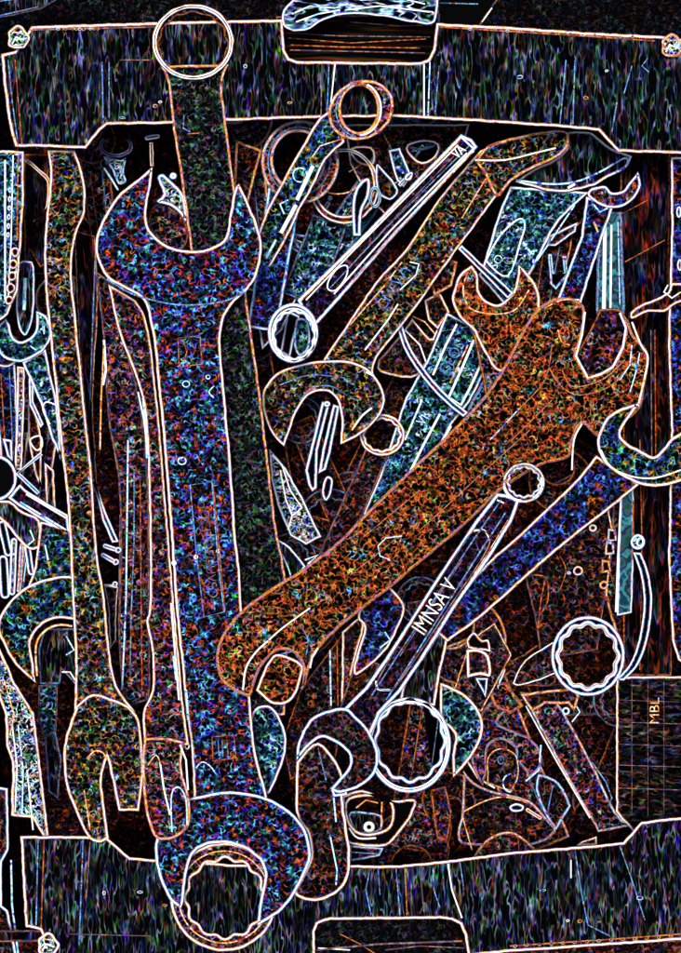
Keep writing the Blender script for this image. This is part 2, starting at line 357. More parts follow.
plate('board', [(308, 910), (470, 910), (474, 975), (308, 975)], z=-12, th=16, bev=1.4, mats=('ground', 'dim', 'dim'), parent=t,
      ribs=[([(316, 950), (380, 944), (462, 941)], 2.2, 'dim'), ([(340, 934), (360, 944), (385, 960)], 1.2, 'dimorange'), ([(385, 950), (420, 946), (464, 948)], 1.4, 'dim'), ([(318, 948), (350, 950)], 1.4, 'white')])
t = thing('plastic_tray', 'corner of a blue-edged black tray outside the upper left of the box', 'tray', 30, 10, -60)
plate('tray_edge', [(-30, -20), (90, -20), (40, 10), (-30, 24)], z=-60, th=20, bev=1, mats=('flap', 'dimblue', 'dim'), parent=t, ribs=[([(-20, 20), (38, 7)], 1.4, 'dimblue'), ([(-20, 4), (50, -6)], 1.4, 'dimblue')])
t = thing('plastic_crate', 'plain black crate corner behind the upper flap, right of its notch', 'crate', 465, 10, -60)
plate('crate_edge', [(437, -20), (512, -20), (482, 23), (478, 30), (437, 30)], z=-40, th=30, bev=1.4, mats=('black', 'dim', 'dim'), parent=t, ribs=[([(440, 3), (478, 4)], 1.4, 'dimblue'), ([(482, 22), (492, 8)], 1.6, 'warm')])
t = thing('metal_channel', 'slim blue-edged metal channel outside the lower left of the box', 'channel', 5, 860, -40)
plate('channel', [(-20, 784), (8, 788), (9, 850), (2, 862), (2, 905), (8, 910), (18, 960), (-20, 960)], z=-30, th=12, bev=2.4, mats=('dark', 'white', 'blue'), parent=t, ribs=[([(-6, 800), (0, 830), (-2, 852)], 1.2, 'dim'), ([(11, 860), (12, 905), (18, 953)], 2, 'cyan')])
t = thing('wire_loop', 'tiny bent wire loop sticking up over the upper flap edge left of the big ring', 'wire', 145, 15, 0)
plate('wire', bar((143, 22), (143, 14), 1.6) , z=2, th=2, bev=.5, mats=('black', 'dimblue', 'dim'), parent=t)
plate('loop', ell(145, 10.5, 3.6, 4, 20), [ell(145, 10.5, 2.0, 2.6, 20)], z=2.6, th=2, bev=.5, mats=('black', 'dim', 'dim'), parent=t)

# ---------------------------------------------------------------- the large wrenches on top of the pile
t = thing('double_open_wrench', 'largest wrench, open jaws at both ends, blue flecked with a long stamped panel', 'wrench', 205, 560, 2)
AZ = 14
SH_A = smooth([(153, 166, 1), (137, 180), (120, 193), (107, 211), (100, 225), (95, 243), (97, 258), (107, 278), (128, 290), (143, 300), (149, 318), (154, 345), (157, 380), (162, 428), (166, 476), (170, 526), (175, 601), (180, 651), (186, 711), (191, 750), (194, 806, 1), (268, 806, 1), (266, 790), (260, 770), (255, 747), (252, 720), (248, 660), (242, 608), (240, 570), (236, 538), (232, 475), (225, 393), (221, 350), (223, 322), (232, 305), (247, 291), (257, 275), (262, 250), (259, 230), (250, 207), (243, 190), (239, 183, 1), (234, 190), (230, 212), (225, 237), (212, 247), (193, 251), (172, 247), (158, 239), (148, 226), (147, 205), (151, 185)], 4)
body = plate('forged_body', SH_A, z=AZ - .7, th=9, bev=2.4, mats=('steel', 'white', 'orange'), parent=t, ribs=[
    (smooth([(107, 279), (130, 293), (152, 300), (176, 304.5), (202, 304.5), (228, 300), (246, 291)], 4, False), 1.7, 'dimblue'),
    ([(190, 485), (212, 482), (218, 560), (224, 612), (204, 617), (197, 560)], 1.6, 'dimblue', True), ([(213, 483), (225, 612)], 1.3, 'dimorange'),
    ([(186, 690), (188, 720)], 3.0, 'cyan'), (ell(187, 746, 2, 3, 10), 1.4, 'white', True), (ell(174, 563, 1.8, 1.8, 10), 1.6, 'white', True), (ell(218, 551, 1.4, 1.4, 8), 1.6, 'white', True), (ell(196, 557, 1.6, 1.6, 8), 1.6, 'white', True), (smooth([(196, 768), (202, 762), (210, 766), (216, 774)], 4, False), 1.4, 'cyan'), (smooth([(214, 386), (209, 392), (214, 398)], 4, False), 1.4, 'cyan'), (ell(186, 384, 3.5, 3, 12), 1.4, 'cyan', True), (ell(208, 377, 2, 2, 10), 1.4, 'cyan', True), (ell(182, 461, 4, 3.5, 12), 1.5, 'cyan', True), ([(178, 338), (200, 336), (202, 364), (179, 367)], 1.5, 'dimorange', True), ([(212, 737), (234, 735), (236, 758), (213, 761)], 1.5, 'dimorange', True),
    ([(183, 341), (187, 352), (183, 362)], 1.3, 'dimorange'), ([(190, 341), (195, 350), (191, 361)], 1.3, 'dim'), ([(218, 740), (219, 756)], 1.2, 'dimblue'), ([(222, 740), (223, 756)], 1.2, 'dimblue'), ([(227, 740), (228, 755)], 1.2, 'dim')])
J2 = smooth([(181, 909, 1), (170, 900), (160, 880), (155, 858), (156, 838), (164, 818), (178, 804), (194, 797), (230, 791), (265, 797), (290, 811), (305, 829), (311, 855), (302, 880), (287, 905), (270, 919), (257, 926, 1), (259, 905), (264, 880), (263, 868), (257, 858), (242, 848), (220, 843), (198, 849), (189, 864), (185, 887), (184, 900)], 4)
plate('lower_jaw', J2, z=AZ + .8, th=12, bev=2.7, mats=('steel', 'white', 'blue'), parent=t)
lettering('HOCITOEGUVSO', 208, 549, AZ - .6, 13, 276, t, 'dim', stretch=.98, bold=-.014, under=body)

t = thing('ring_spanner', 'wide twelve-point ring inside the lower jaw of the largest wrench', 'wrench', 225, 880, -2)
plate('shank', bar((224, 845), (215, 640), 60, 50), z=2, th=6, mats=('steel', 'dim', 'dim'), parent=t)
plate('ring', ell(224, 897, 54, 54.5, 64), [ring12(225, 898, 37.5, 38, .045)], z=3.6, th=9, bev=2.6, mats=('redsteel', 'warm', 'orange'), parent=t,
      ribs=[(ell(224, 897, 45.5, 46, 60), 1.6, 'orange', True)])

t = thing('ring_spanner', 'black wrench whose upright ring rests on the upper flap, passing under the largest jaw', 'wrench', 215, 300, 1)
plate('shank', smooth([(160, 66, 1), (168, 84), (173, 130), (181, 180), (196, 300), (205, 420), (225, 600), (240, 720, 1), (285, 715, 1), (288, 600), (276, 526), (270, 475), (261, 400), (254, 350), (247, 298), (234, 185), (226, 120), (222, 84), (229, 64, 1)], 4), z=1, th=6, bev=1.8, mats=('grey', 'orange', 'orange'), parent=t,
      ribs=[([(184, 115), (183, 128), (190, 132)], 1.5, 'dimblue'), ([(200, 133), (187, 134)], 1.2, 'dimorange')])
rg = plate('ring', ell(193, 42, 41, 38, 72), [ell(193, 42, 36, 33.5, 72)], z=3.4, th=9, bev=2.2, mats=('black', 'white', 'orange'), parent=t)
plate('socket', ell(193, 42, 38, 35, 72), [ring12(193, 44, 33.5, 31, .03)], z=.8, th=6, bev=1.2, mats=('dark', 'dimorange', 'dim'), parent=t, under=rg)
plate('jaw', smooth([(252, 712), (268, 705), (279, 716), (286, 735), (285, 757), (276, 780), (268, 794), (258, 778), (250, 750)], 5), z=2, th=8, bev=2.4, mats=('cyan', 'white', 'mix'), parent=t)

# the rusty one lying across
t = thing('rusty_wrench', 'huge rust-brown double open wrench lying diagonally across the pile', 'wrench', 430, 500, 10)
RP = (260, 640); RT = (-.085, 0)
SH_R = smooth([(250, 697, 1), (236, 692), (221, 680), (216, 660), (219, 642), (228, 626), (245, 607), (270, 589), (305, 567), (340, 540), (364, 515), (410, 470), (457, 425), (492, 386), (521, 334), (536, 310), (556, 298), (576, 299, 1), (585, 310), (582, 335), (576, 356, 1), (588, 377, 1), (600, 373), (612, 366), (622, 346), (625, 328), (618, 311, 1), (628, 320), (634, 335), (644, 346), (649, 358), (645, 385), (640, 408), (622, 424), (600, 438), (582, 424), (572, 445), (568, 458), (540, 466), (500, 491), (480, 511), (450, 538), (422, 561), (390, 588), (360, 611), (335, 632), (322, 645), (312, 660), (306, 682), (301, 691, 1), (303, 668), (296, 655), (283, 650), (270, 656), (258, 674), (252, 694, 1)], 4)
plate('forged_body', SH_R, z=25, th=11, bev=2.1, mats=('rust', 'rust', 'orange'), parent=t, tilt=RT, pivot=RP, ribs=[
    ([(390, 560), (380, 556), (378, 546), (386, 538), (402, 536)], 1.4, 'cyan'), ([(395, 556), (404, 545)], 1.2, 'dimorange'), ([(490, 440), (505, 424), (520, 408)], 1.2, 'cyan'), ([(420, 530), (450, 503), (480, 475), (530, 430)], 1.1, 'rust'), ([(350, 575), (375, 556), (400, 535)], 1.1, 'rust'), ([(512, 440), (552, 400)], 1.1, 'rust'), ([(360, 540), (420, 490)], 1.1, 'rust'),
    (smooth([(558, 330), (562, 342), (570, 345)], 4, False), 1.3, 'orange'), (smooth([(562, 370), (570, 385), (584, 386), (605, 378), (625, 360)], 4, False), 1.5, 'rust'), (smooth([(548, 365), (560, 385), (580, 395), (612, 385), (634, 358)], 4, False), 1.2, 'rust'), ([(632, 345), (630, 365), (620, 380)], 1.3, 'cyan'), (smooth([(582, 424), (574, 440), (572, 470)], 4, False), 1.8, 'white'), (smooth([(518, 410), (545, 380), (552, 345)], 4, False), 1.2, 'rust'), ([(585, 312), (582, 335), (576, 356), (588, 378), (601, 374), (613, 367), (623, 347), (626, 328), (620, 313)], 2.2, 'white'), (smooth([(581, 300), (562, 300), (545, 308)], 4, False), 1.6, 'orange'), (smooth([(632, 322), (641, 345), (648, 358), (643, 385), (638, 406)], 4, False), 2.0, 'warm'), (smooth([(640, 352), (636, 372), (630, 392)], 4, False), 1.4, 'cyan'),
    (smooth([(269, 640), (280, 630), (296, 618), (310, 608)], 4, False), 1.8, 'warm'), (smooth([(243, 690), (246, 668), (256, 652), (268, 641)], 4, False), 2.0, 'white'), ([(318, 648), (312, 658), (310, 668)], 1.8, 'warm'), (smooth([(300, 625), (308, 640), (306, 655)], 4, False), 1.3, 'dimblue')])
t = thing('rusty_nut', 'rust-brown nut gripped in the lower left jaw of the huge rusty wrench', 'nut', 278, 680, 10)
plate('nut_body', smooth([(256, 690, 1), (262, 674), (269, 660), (276, 654), (290, 657), (303, 666), (300, 682), (295, 696), (285, 704), (270, 703)], 4), z=18, th=9, bev=2.4, mats=('rust', 'white', 'orange'), parent=t, ribs=[([(281, 654), (294, 651), (301, 664)], 1.5, 'dimblue'), ([(284, 660), (295, 674)], 1.3, 'rust')])
t = thing('rusty_block', 'rust-flecked block end held between the upper right jaws of the rusty wrench', 'block', 605, 345, -30)
plate('block', smooth([(600, 309, 1), (620, 310), (628, 325), (624, 350), (612, 368), (588, 376), (577, 356), (590, 330)], 4), z=-24, th=14, bev=1.8, mats=('redsteel', 'dimorange', 'dim'), parent=t)

# blue wrench on the right
t = thing('open_end_wrench', 'blue flecked open wrench with its pale-rimmed jaw at the right edge of the box', 'wrench', 560, 530, -4)
plate('shank', smooth([(596, 455, 1), (578, 478), (545, 510), (511, 542), (490, 560), (455, 598), (430, 628, 1), (448, 642, 1), (480, 618), (511, 591), (548, 558), (580, 532), (611, 508), (640, 484, 1)], 4), z=8, th=6, bev=2.3, mats=('blue', 'warm', 'orange'), parent=t)
plate('jaw', smooth([(640, 403, 1), (622, 408), (608, 416), (601, 428), (597, 445), (604, 462), (618, 474), (636, 483), (655, 487), (680, 482), (700, 470), (706, 445), (694, 420, 1), (684, 430), (671, 439), (660, 452), (653, 456), (640, 450), (628, 443), (621, 434), (628, 420)], 4), z=10, th=9, bev=2.6, mats=('green', 'white', 'orange'), parent=t, ribs=[(smooth([(601, 450), (610, 466), (630, 476), (655, 478), (681, 470)], 4, False), 1.8, 'warm')])

# lettered chrome wrench in the centre
t = thing('combination_wrench', 'slim black chrome combination wrench with pale raised lettering, lying over the rusty one', 'wrench', 440, 610, 10)
CZ = 20
sh = plate('shank', [(506, 494), (497, 493), (475, 521), (440, 573), (392, 648), (365, 687), (340, 712), (338, 724), (368, 742), (380, 714), (400, 693), (422, 661), (455, 608), (490, 558), (512, 522), (520, 500)], z=CZ, th=5, bev=2.9, mats=('chrome', 'chrome', 'blue'), parent=t, ribs=[
    (smooth([(378, 680), (377, 688), (388, 690), (396, 686), (420, 652), (450, 606), (476, 568), (489, 545), (488, 534), (478, 529), (470, 534), (455, 556), (420, 610), (395, 650)], 4), 1.5, 'dim', True), (smooth([(376, 681), (378, 689), (390, 690)], 4, False), 2.4, 'white'), (smooth([(474, 531), (484, 530), (490, 540)], 4, False), 2.0, 'warm'), ([(501, 500), (470, 545), (430, 606), (370, 698)], 1.6, 'dimblue'), ([(506, 512), (480, 552), (446, 606), (412, 660), (386, 700)], 1.8, 'dimblue'), ([(462, 560), (428, 612), (400, 656)], 1.0, 'dim'), ([(508, 520), (486, 556), (452, 608), (418, 662)], .9, 'orange'), ([(497, 500), (504, 503)], 1.6, 'white')])  # long blue and orange shank lines are painted chrome reflections
plate('ring', ell(524, 483, 21, 20, 48), [ring12(524, 482, 14.5, 13.5, .06)], z=CZ + 1.5, th=7, bev=2.0, mats=('chrome', 'cyan', 'orange'), parent=t, ribs=[(ell(523, 483, 19, 18, 16, 95, 170), 3.0, 'white'), (ell(524, 483, 18, 17, 20, 200, 330), 1.5, 'dim'), (ell(524, 483, 18, 17, 20, -20, 60), 2.2, 'warm')])
plate('jaw', smooth([(296, 761, 1), (298, 742), (310, 720), (326, 711), (345, 708), (358, 718), (370, 732), (378, 752), (376, 771), (362, 786), (340, 793), (330, 789, 1), (340, 778), (348, 768), (349, 756), (342, 747), (330, 740), (320, 738), (310, 745)], 4), z=CZ + 1.2, th=8, bev=2.6, mats=('dark', 'white', 'blue'), parent=t)
lettering('IMNSA V', 435, 607, CZ + .4, 23, 56, t, 'warm', stretch=.70, bold=-.012, under=sh)

# ---------------------------------------------------------------- upper middle of the pile
t = thing('combination_wrench', 'clean black chrome wrench with double white edges, pointing at the upper flap', 'wrench', 385, 225, -18)
sh = plate('shank', [(461, 134), (360, 238), (297, 300), (312, 330), (340, 299), (392, 239), (478, 147), (472, 139)], z=-8, th=6, bev=2.8, mats=('chrome', 'chrome', 'blue'), parent=t, ribs=[
    ([(458, 145), (355, 249), (306, 300)], 1.6, 'white'), ([(467, 153), (392, 229), (334, 294)], 1.8, 'white'), ([(474, 151), (392, 236), (345, 290)], 1.3, 'orange'), ([(470, 145), (392, 222), (330, 288)], 1.0, 'dimblue'), ([(460, 140), (358, 244), (300, 302)], 1.0, 'orange'), ([(454, 156), (400, 212), (350, 266)], .9, 'dim'), (smooth([(328, 289), (329, 280), (338, 268), (347, 266), (346, 277), (336, 290)], 4), 1.6, 'white', True), ([(462, 138), (474, 149)], 2.0, 'chrome')])  # coloured lines along the shank imitate reflections in the chrome
lettering('VA', 459, 152, -7.6, 14, 46, t, 'white', stretch=.7, under=sh)
plate('ring', ell(293, 333, 25.5, 30, 56), [ring12(294, 335, 18.5, 22, .04)], z=-6.5, th=8, bev=2.8, mats=('chrome', 'chrome', 'blue'), parent=t, ribs=[(ell(293.5, 334, 21.5, 25.5, 48), 1.6, 'warm', True)])
t = thing('angled_bar', 'white-rimmed slanting bar seen through the small chrome ring', 'bar', 292, 335, -60)
plate('bar', [(287, 310), (300, 316), (290, 358), (280, 352)], z=-50, th=6, bev=2, mats=('black', 'white', 'blue'), parent=t)
plate('tip', smooth([(296, 320), (308, 322), (310, 345), (300, 356), (294, 345)], 4), z=-47, th=8, bev=1.8, mats=('cyan', 'cyan', 'blue'), parent=t)

t = thing('adjustable_wrench', 'orange-edged wide wrench whose downward jaw holds two pale rods', 'wrench', 430, 270, -34)
sh = plate('shank', smooth([(480, 150, 1), (440, 197), (405, 250), (375, 283), (340, 335), (322, 365), (335, 385, 1), (374, 378, 1), (377, 358), (412, 313), (455, 253), (466, 238), (500, 193), (535, 160, 1), (520, 140, 1)], 4), z=-22, th=8, bev=2.0, mats=('olive', 'warm', 'orange'), parent=t, ribs=[
    ([(365, 350), (388, 320), (398, 304)], 1.8, 'white'), ([(400, 290), (416, 275), (419, 264), (410, 262)], 1.5, 'white'), ([(462, 218), (485, 180), (505, 165), (540, 152)], 1.5, 'orange'), ([(350, 325), (385, 285), (402, 262)], 1.5, 'orange')])
lettering('CMEWY', 395, 287, -21.6, 15, 56, t, 'dimblue', stretch=.95, bold=-.012, under=sh)
plate('upper_jaw', smooth([(474, 160, 1), (488, 146), (510, 138), (540, 132), (566, 131), (568, 146), (556, 158), (530, 170), (511, 182), (497, 197), (485, 175)], 4), z=-20.5, th=10, bev=2.2, mats=('olive', 'orange', 'orange'), parent=t, ribs=[(smooth([(475, 160), (505, 160), (535, 153), (556, 148)], 4, False), 2.0, 'warm')])
plate('lower_jaw', smooth([(284, 447, 1), (272, 434), (264, 415), (262, 395), (268, 382), (282, 370), (310, 362), (340, 360), (362, 365), (378, 380), (385, 400), (378, 418), (361, 434), (340, 445, 1), (341, 420), (337, 400), (325, 391), (308, 396), (297, 412), (290, 430)], 4), z=-20.5, th=12, bev=2.1, mats=('olive', 'white', 'orange'), parent=t, ribs=[
    (smooth([(300, 400), (312, 388), (330, 386), (345, 394)], 4, False), 1.4, 'dimblue'), (smooth([(280, 385), (310, 375), (345, 378)], 4, False), 1.3, 'dimblue'), (smooth([(352, 430), (362, 416), (372, 408)], 4, False), 2.2, 'white'), ([(366, 372), (374, 376)], 2, 'white')])

t = thing('ring_wrench', 'orange-rimmed wrench with its ring resting on the upper flap above the pile', 'wrench', 320, 160, -20)
LP = (360, 108); LT = (.12, -.12)
plate('shank', smooth([(334, 101, 1), (330, 110), (317, 121), (300, 150), (280, 185), (261, 225), (246, 290, 1), (256, 292, 1), (286, 240), (300, 210), (313, 187), (326, 160), (345, 142, 1)], 4), z=8, th=6, bev=2.2, mats=('green', 'warm', 'orange'), parent=t, tilt=LT, pivot=LP, ribs=[
    ([(313, 166), (297, 200)], 4.5, 'chrome', False, .8), ([(296, 205), (281, 233)], 4.5, 'white', False, .8), ([(276, 240), (266, 258)], 3, 'cyan'), ([(288, 200), (280, 204), (284, 214)], 2, 'cyan'), (ell(300, 175, 7, 7, 20), 1.6, 'cyan', True), ([(310, 160), (320, 146), (345, 138)], 1.4, 'orange')])  # thick pale bars imitate the highlight on engraved letters
plate('ring', [(361 + 34 * math.cos(a) * math.cos(-.5) - 29 * math.sin(a) * math.sin(-.5), 110 + 34 * math.cos(a) * math.sin(-.5) + 29 * math.sin(a) * math.cos(-.5)) for a in [i * math.pi / 28 for i in range(56)]], [ell(359, 109, 18, 23, 48)], z=10, th=8, bev=2.4, mats=('redsteel', 'orange', 'orange'), parent=t, tilt=LT, pivot=LP, ribs=[(ell(360, 109, 21, 26, 24, -70, 90), 2.2, 'white'), (ell(360, 110, 24, 27, 24, 100, 260), 1.4, 'dimblue')])
t = thing('ring_wrench', 'blue and orange rimmed ring half hidden under the flap-resting ring wrench', 'wrench', 300, 170, -44)
plate('shank', bar((285, 190), (262, 330), 34, 30), z=-22, th=6, mats=('blue', 'cyan', 'blue'), parent=t)
plate('ring', ell(300, 162, 39, 42, 48), [ell(298, 160, 25, 28, 48)], z=-20, th=9, bev=2.6, mats=('rust', 'orange', 'blue'), parent=t, ribs=[(ell(299, 161, 31, 34, 48), 1.6, 'dimblue', True)])
t = thing('ring_wrench', 'thin pale ring below the flap-resting ring, holding a tiny pin', 'wrench', 342, 185, -56)
plate('ring', ell(344, 186, 35, 38, 48), [ell(344, 184, 29, 32, 48)], z=-33, th=8, bev=2.0, mats=('dark', 'white', 'orange'), parent=t, ribs=[(ell(338, 172, 26, 22, 20, 20, 130), 1.5, 'orange')])
plate('shank', bar((330, 220), (300, 300), 36, 40), z=-43, th=6, bev=2, mats=('cyan', 'dimblue', 'dim'), parent=t)
t = thing('steel_pin', 'tiny white-headed pin inside the thin pale ring', 'pin', 328, 202, -60)
plate('pin_head', ell(330, 198, 2.4, 2.4, 14), z=-50, th=4, bev=1.4, mats=('black', 'chrome', 'blue'), parent=t)
plate('pin_shank', bar((329, 202), (322, 213), 4.5), z=-51, th=4, bev=1.3, mats=('black', 'chrome', 'blue'), parent=t)
t = thing('bent_clip', 'bent white-rimmed metal clip standing beside the chrome wrench shank', 'clip', 360, 205, -40)
plate('clip_band', smooth([(353, 236, 1), (352, 205), (356, 188), (364, 179), (370, 180), (369, 196), (362, 212), (361, 236, 1)], 4), z=-26, th=10, bev=2.4, mats=('black', 'chrome', 'blue'), parent=t)
plate('clip_tongue', smooth([(376, 165), (384, 170), (398, 190), (390, 200), (380, 195), (376, 185)], 4), z=-32, th=6, bev=1.8, mats=('dark', 'white', 'blue'), parent=t, )
t = thing('small_link', 'small oval link lying between bent clip and chrome wrench', 'link', 374, 197, -44)
plate('link', ell(375, 197, 6.5, 11, 28), [ell(375, 197, 3.2, 7.5, 28)], z=-29, th=5, bev=1.2, mats=('black', 'cyan', 'blue'), parent=t)
t = thing('drilled_plate', 'dark orange-flecked plate with two rounded holes just below the upper flap', 'plate', 400, 150, -70)
plate('plate', [(344, 124), (470, 124), (462, 150), (395, 225), (370, 200), (350, 165)], [smooth([(409, 146), (424, 142), (437, 145), (434, 156), (422, 162), (411, 154)], 3), smooth([(352, 150), (370, 149), (373, 160), (368, 164), (358, 160)], 3)], z=-52, th=6, bev=1.9, mats=('dark', 'white', 'orange'), parent=t, ribs=[([(384, 135), (393, 152), (403, 178)], 1.6, 'orange'), ([(395, 150), (405, 177), (394, 184)], 2.0, 'cyan'), ([(349, 172), (362, 164)], 1.4, 'orange')])
t = thing('bolt_end', 'little white bolt end against the left edge of the chrome wrench', 'bolt', 408, 176, -30)
plate('bolt_head', smooth([(404, 180), (406, 174), (413, 172), (411, 180)], 4), z=-14, th=8, bev=2.4, mats=('black', 'chrome', 'blue'), parent=t)
plate('bolt_shank', bar((406, 178), (399, 186), 4), z=-16, th=5, bev=1.2, mats=('black', 'white', 'blue'), parent=t)

# upper right group
t = thing('adjustable_wrench', 'broad black wrench with oval stamped recess and curved head under the upper right flap corner', 'wrench', 540, 220, -46)
sh = plate('shank', smooth([(510, 186, 1), (498, 215), (484, 262), (478, 275, 1), (505, 305, 1), (530, 275), (545, 246), (560, 220), (590, 192, 1)], 4), z=-34, th=7, bev=2.4, mats=('cyan', 'white', 'blue'), parent=t, ribs=[
    (smooth([(488, 263), (489, 255), (500, 236), (514, 222), (522, 219), (525, 226), (521, 240), (508, 276)], 4), 2.0, 'white', True), ([(575, 205), (548, 245), (532, 268)], 1.6, 'cyan')])
plate('head', smooth([(514, 182, 1), (535, 168), (553, 160), (566, 148), (568, 132), (592, 132, 1), (612, 148), (633, 156, 1), (626, 168), (611, 176), (598, 184), (586, 188), (565, 192), (548, 191), (530, 186)], 4), z=-31, th=11, bev=2.3, mats=('flap', 'white', 'orange'), parent=t, ribs=[
    (smooth([(516, 180), (548, 184), (575, 182), (600, 172), (622, 159), (628, 160), (624, 168), (608, 176)], 4, False), 2.2, 'cyan'), ([(568, 188), (575, 184)], 3, 'chrome')])
lettering('SO', 497, 262, -33.6, 12, 56, t, 'cyan', bold=-.014, under=sh)
t = thing('open_end_wrench', 'slim wrench with small white-rimmed open jaw under the upper right flap corner', 'wrench', 590, 240, -38)
plate('shank', [(586, 196), (581, 235), (556, 303), (577, 315), (583, 298), (601, 243), (614, 206)], z=-27, th=6, bev=2.4, mats=('blue', 'white', 'blue'), parent=t, ribs=[([(593, 204), (600, 212), (608, 208)], 2, 'cyan'), ([(594, 222), (598, 232)], 2.2, 'orange')])
plate('jaw', smooth([(638, 171, 1), (641, 185), (633, 200), (618, 208), (602, 206), (588, 196), (592, 188), (605, 186), (612, 192), (622, 191), (629, 183)], 4), z=-25.5, th=9, bev=2.4, mats=('redsteel', 'white', 'mix'), parent=t)
t = thing('open_end_wrench', 'rust-red open jaw gripping the stamped tip of the broad black wrench', 'wrench', 495, 320, -34)
plate('shank', bar((495, 330), (520, 440), 44, 50), z=-24, th=6, mats=('redsteel', 'dimorange', 'dim'), parent=t)
plate('jaw', smooth([(472, 265, 1), (460, 274), (454, 288), (452, 302), (460, 318), (474, 332), (484, 352), (500, 372), (525, 352), (538, 325), (540, 298), (533, 280), (519, 264, 1), (516, 283), (509, 297), (498, 304), (487, 301), (479, 290), (478, 275)], 4), z=-22.5, th=10, bev=2.4, mats=('rust', 'warm', 'orange'), parent=t, ribs=[(smooth([(468, 272), (463, 290), (470, 308), (492, 314), (515, 310), (529, 290)], 4, False), 1.5, 'orange')])
t = thing('flat_strip', 'thin white-edged strip crossing the tip of the broad black wrench', 'strip', 485, 265, -32)
plate('strip', [(458, 249), (462, 245), (514, 293), (508, 299)], z=-20, th=3, bev=1.8, mats=('black', 'white', 'blue'), parent=t)
t = thing('metal_tube', 'blue-green sheened tube standing by the right wall, behind the upright jaw of the rusty wrench', 'tube', 610, 270, -60)
plate('tube_wall', [(601, 210), (622, 212), (625, 306), (624, 330), (600, 330), (596, 310), (597, 260)], z=-34, th=14, bev=1.8, mats=('sheen', 'dimblue', 'blue'), parent=t, ribs=[([(605, 225), (604, 309)], 4.5, 'chrome'), ([(611.5, 225), (610.5, 308)], 2.6, 'white'), ([(618, 222), (620, 305)], 1.2, 'cyan')])
t = thing('sheened_strip', 'short green-sheened metal strip below the blue wrench, between riveted bar and hooked rod', 'strip', 625, 555, -60)
plate('strip', [(622, 470), (634, 474), (634, 560), (632, 613), (617, 616), (618, 560), (620, 500)], z=-34, th=8, bev=1.8, mats=('sheen', 'white', 'blue'), parent=t, ribs=[([(621, 500), (618, 560), (616, 612)], 2.2, 'chrome'), ([(633, 500), (633, 560)], 1.4, 'dimorange')])
t = thing('torn_tape', 'torn crumpled strip of tape on the right box wall above the blue jaw', 'tape', 650, 305, -40)
plate('tape', smooth([(630, 313, 1), (640, 305), (655, 299), (668, 292), (672, 283), (690, 284, 1), (690, 300, 1), (676, 304), (664, 312), (648, 312), (632, 319)], 3), z=-10, th=1.5, bev=2.0, mats=('wall', 'warm', 'orange'), parent=t, ribs=[([(668, 285), (664, 292), (672, 298), (681, 292)], 1.6, 'white')])
t = thing('hook_tool', 'long white hooked rod with round knob beside the right box wall', 'hook', 640, 600, -40)
arc = smooth([(637, 552), (645, 575), (648, 605), (643, 640), (634, 664), (620, 680)], 6, False)
plate('rod', [(p[0] - 4.5, p[1]) for p in arc] + [(p[0] + 4.5, p[1] + .5) for p in reversed(arc)], z=-22, th=6, bev=1.8, mats=('black', 'chrome', 'blue'), parent=t)
plate('knob', ell(638, 542, 7.5, 8, 24), z=-18, th=10, bev=2.2, mats=('chain', 'chrome', 'blue'), parent=t, ribs=[(ell(640, 542, 3, 4, 14), 1.6, 'white', True)])
t = thing('riveted_bar', 'dark riveted bar lying under the blue flecked wrench at right', 'bar', 585, 580, -40)
bb = plate('bar_body', smooth([(525, 578, 1), (560, 545), (600, 510, 1), (615, 505, 1), (612, 560), (604, 605), (598, 650, 1), (540, 660, 1), (535, 620)], 3), z=-30, th=8, bev=1.6, mats=('dark', 'dim', 'dim'), parent=t, ribs=[([(545, 580), (541, 600), (538, 628)], 1.5, 'dimorange'), (smooth([(531, 575), (546, 578), (548, 600), (540, 615)], 4, False), 1.6, 'dimorange'), (smooth([(560, 556), (566, 570), (560, 590)], 4, False), 1.3, 'dimorange'), ([(608, 510), (612, 530), (606, 600)], 1.6, 'orange')])
for cx, cy, r, e in ((578, 571, 5.2, 'warm'), (593, 528, 4.2, 'chrome'), (604, 585, 4.6, 'orange'), (569, 573, 2.2, 'cyan')):
    plate('rivet', ell(cx, cy, r, r * .95, 16), z=-28.6, th=3, bev=1.6, mats=('black', e, 'orange'), parent=t, under=bb)
for cx, cy in ((610, 548), (606, 566), (612, 535)):
    plate('nut', [(cx - 4, cy - 7), (cx + 4, cy - 5), (cx + 5, cy + 6), (cx - 5, cy + 7)], z=-28.2, th=4, bev=1.6, mats=('black', 'orange' if cy > 560 else 'cyan', 'orange'), parent=t, under=bb)
t = thing('twelve_point_ring', 'white-rimmed twelve-point ring end at the right, below the blue flecked wrench', 'wrench', 560, 658, -20)
plate('shank', smooth([(512, 684, 1), (525, 660), (556, 640, 1), (560, 672, 1), (540, 680), (520, 686)], 4), z=-8, th=6, bev=1.8, mats=('dark', 'warm', 'dim'), parent=t)
rg = plate('ring', ell(588, 656, 37, 40, 64), [ring12(588, 656, 28.5, 31, .04)], z=-5, th=11, bev=2.6, mats=('black', 'chrome', 'blue'), parent=t)
plate('socket', ell(588, 656, 34, 37, 64), [ring12(588, 656, 27, 29.5, .05)], z=-8, th=7, bev=1.8, mats=('dark', 'warm', 'orange'), parent=t, under=rg)

